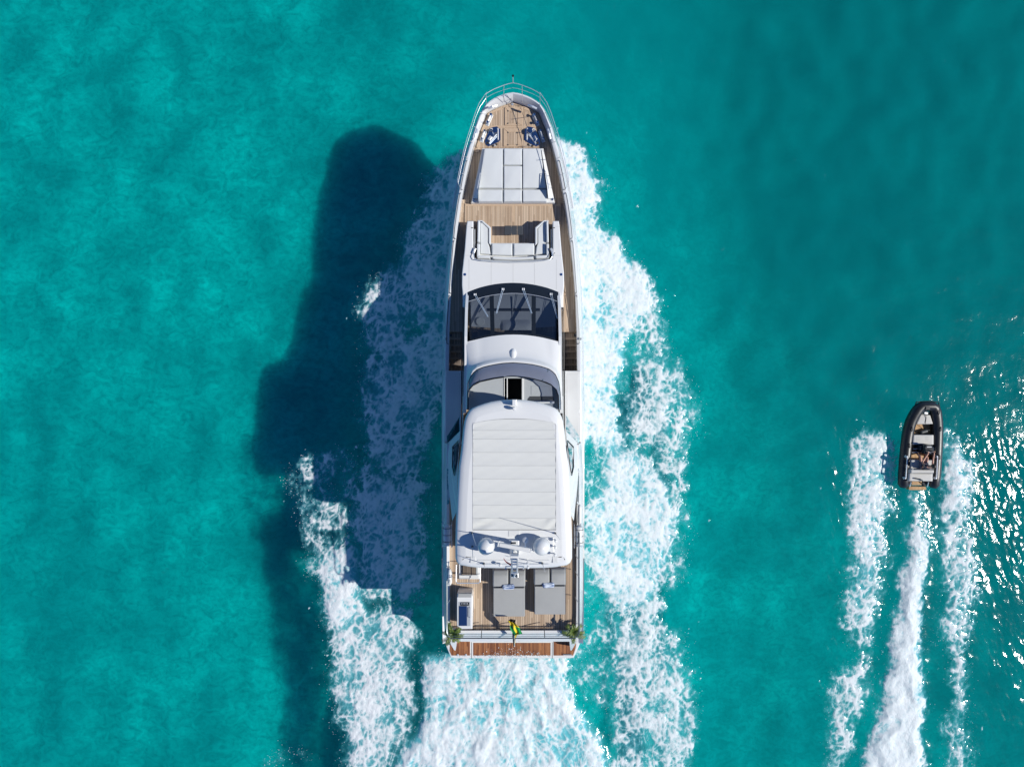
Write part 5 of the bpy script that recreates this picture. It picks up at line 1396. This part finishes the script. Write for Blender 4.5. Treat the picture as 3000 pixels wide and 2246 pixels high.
for sgn in (1, -1):
    # stern stair wings: stair treads and the upright fin beside them
    mx = lambda a, b, z: P(YC + sgn * a, b, z)
    for k in range(4):
        z = 0.85 + 0.3 * k
        q = [(YC + sgn * (130), 1872 - 0 * k), (YC + sgn * 165, 1872), (YC + sgn * 165, 1884 - 3 * k), (YC + sgn * 130, 1884 - 3 * k)]
        d = MB(); d.prism([(lambda p_: (p_[0], -12.55 + 0.25 * k))(P(YC + sgn * 128, 0, z)), (lambda p_: (p_[0], -12.55 + 0.25 * k))(P(YC + sgn * 168, 0, z)), (lambda p_: (p_[0], -11.7))(P(YC + sgn * 168, 0, z)), (lambda p_: (p_[0], -11.7))(P(YC + sgn * 128, 0, z))], PZ, z, 0.01)
        d.build("stern_step", M['teakw'], platform, smooth=False)
    fin = [mx(165, 1872, 2.3), mx(184, 1872, 2.3), mx(183, 1885, 1.9), mx(172, 1904, 1.2), mx(168, 1904, 1.2)]
    if sgn < 0: fin = fin[::-1]
    d = MB(); d.layers([[(x, y, 0.62) for x, y, z in fin], fin]); d.build("stern_fin", M['gel'], platform, ang=20)
    fin = [mx(186, 1866, 2.4), mx(197, 1868, 2.4), mx(196, 1888, 1.0), mx(188, 1884, 1.6)]
    if sgn < 0: fin = fin[::-1]
    d = MB(); d.layers([[(x, y, 0.6) for x, y, z in fin], fin]); d.build("quarter_moulding", M['gel'], platform, ang=20)

# ---- ensign at the stern
def zf(x, y): return (1460 + x / 13.8, 1790 + y / 13.8)
fa_ = P(1507, 1866, 5.95)
ens = thing("ensign", (fa_[0], fa_[1], 5.1)); tag(ens, "green, yellow and black ensign draped over the stern rail", "flag")
d = MB(); d.tube([(fa_[0], fa_[1] + 0.1, 5.2), (fa_[0], fa_[1] + 0.02, 5.9), (fa_[0] + 0.0, fa_[1] - 0.12, 6.6)], 0.018, 8); d.build("flag_staff", M['gel'], ens)
rowsf = [((485, 300), (705, 345), 6.15), ((380, 385), (665, 450), 6.35), ((480, 500), (760, 560), 6.45), ((465, 610), (830, 620), 6.5), ((480, 700), (880, 720), 6.45), ((530, 800), (930, 820), 6.4), ((585, 880), (975, 905), 6.3), ((590, 960), (760, 960), 6.2), ((580, 1060), (715, 1060), 6.0), ((580, 1160), (690, 1150), 5.9), ((590, 1280), (680, 1280), 5.75), ((615, 1430), (650, 1430), 5.6)]
fm = MB(); n_ = 16
uvs = []
for j, (l, r, z) in enumerate(rowsf):
    for i in range(n_ + 1):
        u = i / n_
        zz = z - 0.42 + 0.07 * math.sin(u * 13 + j * 0.8) * math.sin(math.pi * u) ** 0.5 + 0.04 * math.sin(j * 1.7 + u * 4)
        fm.v.append(P(*zf(l[0] + (r[0] - l[0]) * u, l[1] + (r[1] - l[1]) * u), zz)); uvs.append((u, j / (len(rowsf) - 1)))
fm.f = [(j * (n_ + 1) + i, (j + 1) * (n_ + 1) + i, (j + 1) * (n_ + 1) + i + 1, j * (n_ + 1) + i + 1) for j in range(len(rowsf) - 1) for i in range(n_)]
fo_ = fm.build("flag_cloth", M['flag'], ens, ang=80)
uvl = fo_.data.uv_layers.new(name="UVMap")
def fuv(u, v): return (u, v)
for lp in fo_.data.loops:
    uvl.data[lp.index].uv = fuv(*uvs[lp.vertex_index])
fix_parent(ens)
fix_parent(yacht)

# ------------------------------------------------------------------ the tender
TZ = 0.35
T0 = Vector(P(2700, 1307, 0.4)); TA = math.radians(-5.2)
tender = thing("inflatable_tender", (T0.x, T0.y, 0.0)); tag(tender, "small black rigid inflatable tender speeding beside the yacht", "boat")
def tp(x, y, z): return P(2580 + x / 5.342, 1150 + y / 5.342, z)
def tq(pts, z): return [tp(a, b, z)[:2] for a, b in pts]
TR = 0.262
# tube axis, from the port stern round the bow to the starboard stern
ax = [(352, 1485), (354, 1440), (362, 1300), (372, 1150), (385, 1000), (402, 820), (418, 680), (440, 560), (478, 440), (530, 340), (586, 262), (632, 222), (660, 214), (740, 212), (812, 214), (838, 228), (860, 300), (878, 440), (884, 560), (882, 680), (877, 820), (868, 1000), (858, 1150), (846, 1300), (828, 1440), (822, 1490)]
zz_ = [0.45 + 0.22 * sstep(800, 200, np.array(float(b))).item() if False else 0.45 + 0.25 * max(0.0, (700 - b) / 500) ** 1.3 if b < 700 else 0.45 for a, b in ax]
path = [tp(a, b, z) for (a, b), z in zip(ax, zz_)]
rs = [0.14, 0.25] + [TR] * (len(ax) - 4) + [0.25, 0.14]
rs = [r if not (11 <= k <= 15) else 0.24 for k, r in enumerate(rs)]
d = MB(); d.tube(path, rs, 20); tube_o = d.build("inflatable_tube", M['rubber'], tender, ang=60)
# rubbing strake and handles
d = MB(); d.tube([(q[0] + (0.0), q[1], q[2]) for q in [(p_[0] + 0.262 * (-1 if k < 12 else 1) * (0 if 12 <= k <= 14 else 0.85), p_[1] + (0.24 if 11 <= k <= 15 else 0), p_[2]) for k, p_ in enumerate(path[1:-1], 1)]], 0.028, 6); d.build("rubbing_strake", M['blackm'], tube_o)
for k, f in ((7, .5), (5, .3), (18, .5), (16, .5), (3, .5), (21, .5)):
    p_ = path[k]; d = MB(); d.tube([(p_[0], p_[1] + 0.12, p_[2] + 0.24), (p_[0], p_[1] + 0.08, p_[2] + 0.30), (p_[0], p_[1] - 0.08, p_[2] + 0.30), (p_[0], p_[1] - 0.12, p_[2] + 0.24)], 0.018, 6); d.build("grab_handle", M['blackm'], tube_o)
d = MB(); c = tp(740, 245, 0.95); d.box((c[0], c[1], 0.93), (0.22, 0.14, 0.06), TA, 0.02); d.build("bow_fitting", M['blackm'], tube_o)
# rigid hull and floor
d = MB(); d.layers([[tp(a, b, -0.15) for a, b in ((420, 1440), (440, 800), (560, 450), (640, 300), (700, 280), (760, 300), (810, 450), (800, 800), (760, 1440))][::-1], [tp(a, b, 0.28) for a, b in ((400, 1440), (430, 800), (520, 450), (620, 300), (700, 290), (800, 300), (850, 450), (850, 800), (800, 1440))][::-1]]); d.build("hull", M['gel2'], tender)
d = MB(); d.prism(tq([(425, 1390), (470, 800), (545, 480), (620, 320), (780, 320), (830, 480), (835, 800), (800, 1390)], 0.31), 0.27, 0.31); d.build("floor", M['tteak'], tender, smooth=False)
def tcush(name, q, z0, z1_, seed=1, parent=tender, mat='tseat', puff=0.015):
    c = MB(); c.pad(tq(q, z1_), z0, z1_, 12, puff=puff, seed=seed, wr=0.003); return c.build(name, M[mat], parent, ang=60)
d = MB(); d.prism(tq([(555, 492), (828, 492), (785, 345), (620, 330)], 0.5), 0.31, 0.56, 0.02); bs = d.build("bow_seat", M['gel2'], tender)
tcush("bow_cushion", [(553, 492), (830, 492), (780, 345), (628, 338)], 0.55, 0.66, 2, bs)
d = MB(); d.prism(tq([(498, 812), (826, 812), (826, 660), (512, 658)], 0.55), 0.31, 0.58, 0.02); msd = d.build("middle_seat", M['gel2'], tender)
tcush("middle_cushion", [(497, 812), (828, 812), (828, 658), (510, 656)], 0.57, 0.68, 3, msd)
for x in (560, 700):
    for y in (700, 725, 750):
        e = MB(); A = tp(x, y, 0.70); B = tp(x + 55, y - 3, 0.70); e.tube([A, B], 0.006, 4); e.build("stitching", M['seam'], msd)
# console with wheel
d = MB(); d.prism(tq([(680, 960), (830, 960), (838, 860), (800, 815), (690, 810), (670, 850)], 0.95), 0.31, 1.0, 0.06); con = d.build("console", M['black'], tender)
d = MB(); d.prism(tq([(620, 900), (665, 900), (665, 830), (625, 830)], 0.8), 0.31, 0.8, 0.03); d.build("side_locker", M['darkgrey'], con)
d = MB(); A = tp(700, 815, 1.0); d.grid(lambda u, v: (lambda q: (q[0], q[1], 1.0 + 0.16 * v))(tp(690 + 120 * u, 835 - 20 * v, 1.1)), 6, 3); d.build("wind_deflector", M['sglass'], con)
d = MB(); d.prism(tq([(725, 855), (795, 855), (795, 840), (725, 840)], 1.0), 0.99, 1.012); d.build("instrument_label", M['cush'], con, smooth=False)
wc = tp(775, 935, 1.02); d = MB(); d.tube([(wc[0] + 0.17 * math.cos(t), wc[1] + 0.10 * math.sin(t), wc[2] + 0.10 * math.sin(t) + 0.04) for t in [k * math.pi / 10 for k in range(20)]], 0.016, 6, closed=True); wh = d.build("steering_wheel", M['blackm'], con)
d = MB()
for t in (0.5, 2.6, 4.7): d.tube([(wc[0], wc[1], wc[2] + 0.02), (wc[0] + 0.17 * math.cos(t), wc[1] + 0.10 * math.sin(t), wc[2] + 0.10 * math.sin(t) + 0.04)], 0.012, 5)
d.build("wheel_spoke", M['steel'], con)
# bench, backrest, aft sun pad, stern steps
d = MB(); d.prism(tq([(458, 1195), (830, 1195), (842, 1050), (470, 1045)], 0.6), 0.31, 0.62, 0.02); bench = d.build("driver_bench", M['gel2'], tender)
tcush("bench_cushion", [(462, 1192), (832, 1195), (842, 1052), (472, 1048)], 0.61, 0.73, 5, bench)
d = MB(); d.prism(tq([(470, 1258), (832, 1258), (835, 1206), (472, 1202)], 0.95), 0.61, 0.98, 0.05); d.build("backrest", M['tseat'], bench)
d = MB(); A = tp(455, 1215, 0.7); d.box((A[0], A[1], 0.78), (0.09, 0.22, 0.34), TA, 0.03); d.build("backrest_hinge", M['grey'], bench)
d = MB(); d.prism(tq([(440, 1382), (815, 1385), (826, 1262), (448, 1258)], 0.75), 0.31, 0.74, 0.02); eng = d.build("engine_box", M['gel2'], tender)
tcush("aft_cushion", [(438, 1385), (815, 1388), (824, 1262), (446, 1258)], 0.73, 0.85, 6, eng)
d = MB(); A = tp(530, 1340, 0.9); B = tp(620, 1352, 0.98); C_ = tp(655, 1375, 0.9); d.tube([A, B, C_], 0.03, 8); d.build("ski_pole", M['darkgrey'], eng)
for q, z in (([(482, 1445), (640, 1445), (645, 1385), (490, 1382)], 0.42), ([(440, 1515), (470, 1522), (690, 1522), (722, 1512), (705, 1468), (445, 1466)], 0.34)):
    d = MB(); d.prism(tq(q, z), 0.1, z, 0.012); d.build("stern_step", M['tteak'], tender, smooth=False)
d = MB(); d.prism(tq([(640, 1450), (720, 1470), (735, 1400), (650, 1390)], 0.4), 0.1, 0.40, 0.03); d.build("jet_cover", M['black'], tender)
for x in (470, 745):
    d = MB(); A = tp(x + 5, 1400, 0.75); B = tp(x - 15, 1470, 0.5); d.tube([A, B], 0.025, 8); d.build("boarding_bar", M['steel'], tender)
for x0, x1, nm in ((418, 392, 0), (888, 872, 1)):
    A = tp(x0, 1005, 0.84); B = tp(x1, 1335, 0.84)
    d = MB(); d.tube([(A[0], A[1] + 0.06, 0.66), A, B, (B[0], B[1] - 0.06, 0.66)], 0.028, 8); hr = d.build("side_handrail", M['steel'], tender)
    for Q in (A, B):
        d = MB(); d.lathe([(0.05, -0.25), (0.05, -0.02), (0.03, 0.0)], Q, 10); d.build("rail_foot", M['steel'], hr)
for (a, b) in (((505, 880), (640, 870)), ((480, 935), (650, 925))):
    d = MB(); d.tube([tp(*a, 0.55), tp((a[0] + b[0]) / 2, a[1] - 4, 0.58), tp(*b, 0.55)], 0.018, 6); d.build("foot_rail", M['steel'], tender)
d = MB(); d.tube([tp(705, 325, 0.72), tp(712, 400, 0.69), tp(700, 470, 0.69), tp(690, 560, 0.4), tp(535, 640, 0.36), tp(500, 800, 0.36), tp(495, 900, 0.36)], 0.012, 5); d.build("painter_line", M['blackm'], tender)
d = MB(); c = tp(705, 318, 0.72); d.box((c[0], c[1], 0.73), (0.18, 0.10, 0.08), TA, 0.02); d.build("bow_cleat", M['steel'], tender)
fe = thing("stowed_fender", tp(680, 605, 0.31)); tag(fe, "dark cylindrical fender lying on the floor of the tender", "fender")
A = tp(610, 625, 0.43); B = tp(735, 590, 0.43); d = MB(); d.tube([tuple(Vector(A).lerp(Vector(B), k / 8)) for k in range(9)], [0.03] + [0.10] * 7 + [0.03], 12); d.build("body", M['darkgrey'], fe, ang=60)
d = MB(); d.tube([B, tp(760, 585, 0.5)], 0.012, 5); d.build("rope", M['steel'], fe); fix_parent(fe)
fix_parent(tender)

# ---- the driver: seated, leaning back a little, both hands on the wheel
def skin_body(name, verts, edges, radii, mat, parent, lev=2):
    me = bpy.data.meshes.new(name); me.from_pydata(verts, edges, []); me.update()
    o = bpy.data.objects.new(name, me); COL.objects.link(o)
    sk = o.modifiers.new("skin", 'SKIN'); sk.use_smooth_shade = True
    for i, r in enumerate(radii):
        me.skin_vertices[0].data[i].radius = (r, r) if not isinstance(r, tuple) else r
    me.skin_vertices[0].data[0].use_root = True
    ss = o.modifiers.new("sub", 'SUBSURF'); ss.levels = lev; ss.render_levels = lev
    bpy.context.view_layer.update()
    dg = bpy.context.evaluated_depsgraph_get()
    nm_ = bpy.data.meshes.new_from_object(o.evaluated_get(dg))
    bpy.data.objects.remove(o)
    o = bpy.data.objects.new(name, nm_); COL.objects.link(o)
    nm_.materials.clear(); nm_.materials.append(mat)
    nm_.polygons.foreach_set("use_smooth", [True] * len(nm_.polygons))
    if parent: o.parent = parent
    return o
hp_ = tp(812, 1130, 1.55); pel = Vector((hp_[0], hp_[1] - 0.16, 0.83))
person = thing("person", (pel.x, pel.y, 0.73)); tag(person, "person in a dark shirt and shorts seated at the tender's wheel", "person")
fwd = Vector((math.sin(-TA), math.cos(TA), 0)); rgt = Vector((fwd.y, -fwd.x, 0)); upv = Vector((0, 0, 1))
def B_(r, f, u): return tuple(pel + rgt * r + fwd * f + upv * u)
handL = Vector(wc) + Vector((-0.12, -0.02, 0.07)); handR = Vector(wc) + Vector((0.15, 0.02, 0.08))
def rel(v): return tuple(v)
bv = [B_(0, 0, 0), B_(0, 0.0, 0.22), B_(0, 0.04, 0.45), B_(0, 0.07, 0.56), B_(0, 0.10, 0.64), B_(0, 0.13, 0.74), B_(0, 0.13, 0.82),
      B_(-0.18, 0.05, 0.47), B_(-0.24, 0.22, 0.27), rel(handL),
      B_(0.18, 0.05, 0.47), B_(0.26, 0.22, 0.27), rel(handR),
      B_(-0.10, 0.02, -0.01), B_(-0.20, 0.46, 0.04), B_(-0.20, 0.62, -0.36), B_(-0.21, 0.76, -0.40),
      B_(0.10, 0.02, -0.01), B_(0.13, 0.46, 0.04), B_(0.13, 0.60, -0.36), B_(0.13, 0.74, -0.40)]
be = [(0, 1), (1, 2), (2, 3), (3, 4), (4, 5), (5, 6), (2, 7), (7, 8), (8, 9), (2, 10), (10, 11), (11, 12), (0, 13), (13, 14), (14, 15), (15, 16), (0, 17), (17, 18), (18, 19), (19, 20)]
br = [0.15, (0.15, 0.11), (0.15, 0.11), 0.06, 0.06, 0.095, 0.075, 0.065, 0.045, 0.032, 0.065, 0.045, 0.032, 0.095, 0.062, 0.042, 0.04, 0.095, 0.062, 0.042, 0.04]
body_ = skin_body("body", bv, be, br, M['skin'], person)
sv = bv[:3] + [bv[7], tuple(Vector(bv[7]).lerp(Vector(bv[8]), 0.45)), bv[10], tuple(Vector(bv[10]).lerp(Vector(bv[11]), 0.45))]
skin_body("shirt", sv, [(0, 1), (1, 2), (2, 3), (3, 4), (2, 5), (5, 6)], [0.162, (0.163, 0.123), (0.163, 0.123), 0.078, 0.062, 0.078, 0.062], M['shirt'], person)
shv = [bv[0], bv[13], tuple(Vector(bv[13]).lerp(Vector(bv[14]), 0.6)), bv[17], tuple(Vector(bv[17]).lerp(Vector(bv[18]), 0.6))]
skin_body("shorts", shv, [(0, 1), (1, 2), (0, 3), (3, 4)], [0.16, 0.108, 0.09, 0.108, 0.09], M['shorts'], person)
hd = Vector(bv[6])
d = MB(); d.lathe([(0.02, -0.14), (0.085, -0.10), (0.105, -0.02), (0.10, 0.04), (0.07, 0.085), (0.02, 0.10)], tuple(hd - fwd * 0.025), 16); d.build("hair", M['hair'], person, ang=60)
d = MB(); d.lathe([(0.05, 0), (0.055, 0.01), (0.05, 0.02)], tuple(hd - fwd * 0.12 - upv * 0.06), 10); d.build("hair_bun", M['hair'], person)
for Hh, sg in ((handL, -1), (handR, 1)):
    for k in range(5):
        b0 = Hh + rgt * (0.018 * (k - 2)) + fwd * 0.01
        if k == (4 if sg < 0 else 0): b1 = b0 + rgt * (-0.03 * sg) + upv * 0.0; b2 = b1 + fwd * 0.03 - upv * 0.02
        else: b1 = b0 + fwd * (0.045 - 0.006 * abs(k - 2)) + upv * 0.005; b2 = b1 - upv * 0.035 + fwd * 0.005
        d = MB(); d.tube([tuple(b0), tuple(b1), tuple(b2)], [0.011, 0.010, 0.007], 6); d.build("finger", M['skin'], body_, ang=60)
eye = hd + fwd * 0.075
for sg in (-1, 1):
    d = MB(); d.lathe([(0.002, -0.012), (0.013, 0), (0.002, 0.012)], tuple(eye + rgt * 0.032 * sg), 8); d.build("sunglass_lens", M['black'], person)
d = MB(); d.lathe([(0.002, -0.02), (0.014, -0.01), (0.004, 0.02)], tuple(hd + fwd * 0.095 - upv * 0.025), 8); d.build("nose", M['skin'], body_, ang=60)
fix_parent(person)

# ------------------------------------------------------------------ spray: drops thrown up by the wakes
def spray(name, label, pts, rad):
    oc = np.array([[1, 0, 0], [-1, 0, 0], [0, 1, 0], [0, -1, 0], [0, 0, 1], [0, 0, -1]], np.float32)
    of = np.array([[0, 2, 4], [2, 1, 4], [1, 3, 4], [3, 0, 4], [2, 0, 5], [1, 2, 5], [3, 1, 5], [0, 3, 5]], np.int64)
    n = len(pts)
    v = (pts[:, None, :] + oc[None] * rad[:, None, None]).reshape(-1, 3).astype(np.float32)
    f = (of[None] + 6 * np.arange(n)[:, None, None]).reshape(-1, 3).astype(np.int32)
    m_ = bpy.data.meshes.new(name)
    m_.vertices.add(len(v)); m_.vertices.foreach_set("co", v.ravel())
    m_.loops.add(f.size); m_.loops.foreach_set("vertex_index", f.ravel())
    m_.polygons.add(len(f)); m_.polygons.foreach_set("loop_start", np.arange(0, f.size, 3, dtype=np.int32))
    m_.polygons.foreach_set("use_smooth", np.ones(len(f), bool))
    m_.update(calc_edges=True); m_.materials.append(M['drop'])
    o = bpy.data.objects.new(name, m_); COL.objects.link(o); tag(o, label, "spray", kind="stuff")
M['drop'] = plain("spray_drops", (0.70, 0.80, 0.84), 0.7, var=0.03)
de = D.reshape(-1)
prob = sstep(0.05, 0.35, de) * (1 - sstep(0.5, 0.8, de)) + 0.25 * (WS.reshape(-1) > 0.4)
xs_, ys_ = X.reshape(-1), Y.reshape(-1)
cell = np.abs(np.gradient(gx)[None, :] * np.gradient(gy)[:, None]).reshape(-1)
for nm, lab, sel, n in (("spray", "fine white drops along the edges of the yacht's wake", xs_ < 13.2, 9000), ("spray", "fine white drops along the edges of the tender's wake", xs_ >= 13.2, 4000)):
    p_ = prob * sel * cell; p_ = p_ / p_.sum()
    idx = RNG.choice(len(p_), n, p=p_)
    pz = hz.reshape(-1)[idx] + RNG.random(n) ** 3 * 0.35 + 0.01
    pts = np.stack([xs_[idx] + RNG.normal(0, 0.1, n), ys_[idx] + RNG.normal(0, 0.1, n), pz], -1)
    spray(nm, lab, pts, 0.006 + 0.018 * RNG.random(n) ** 3)
n = 520
sp_x = RNG.normal(0, 0.9, n) - 0.15; sp_y = -13.38 + np.abs(RNG.normal(0, 0.26, n)) * np.exp(-(sp_x / 1.6) ** 2)
spray("spray", "splash of drops over the edge of the yacht's swim platform", np.stack([sp_x, sp_y, 0.66 + 0.25 * RNG.random(n) ** 2], -1), 0.006 + 0.026 * RNG.random(n) ** 4)
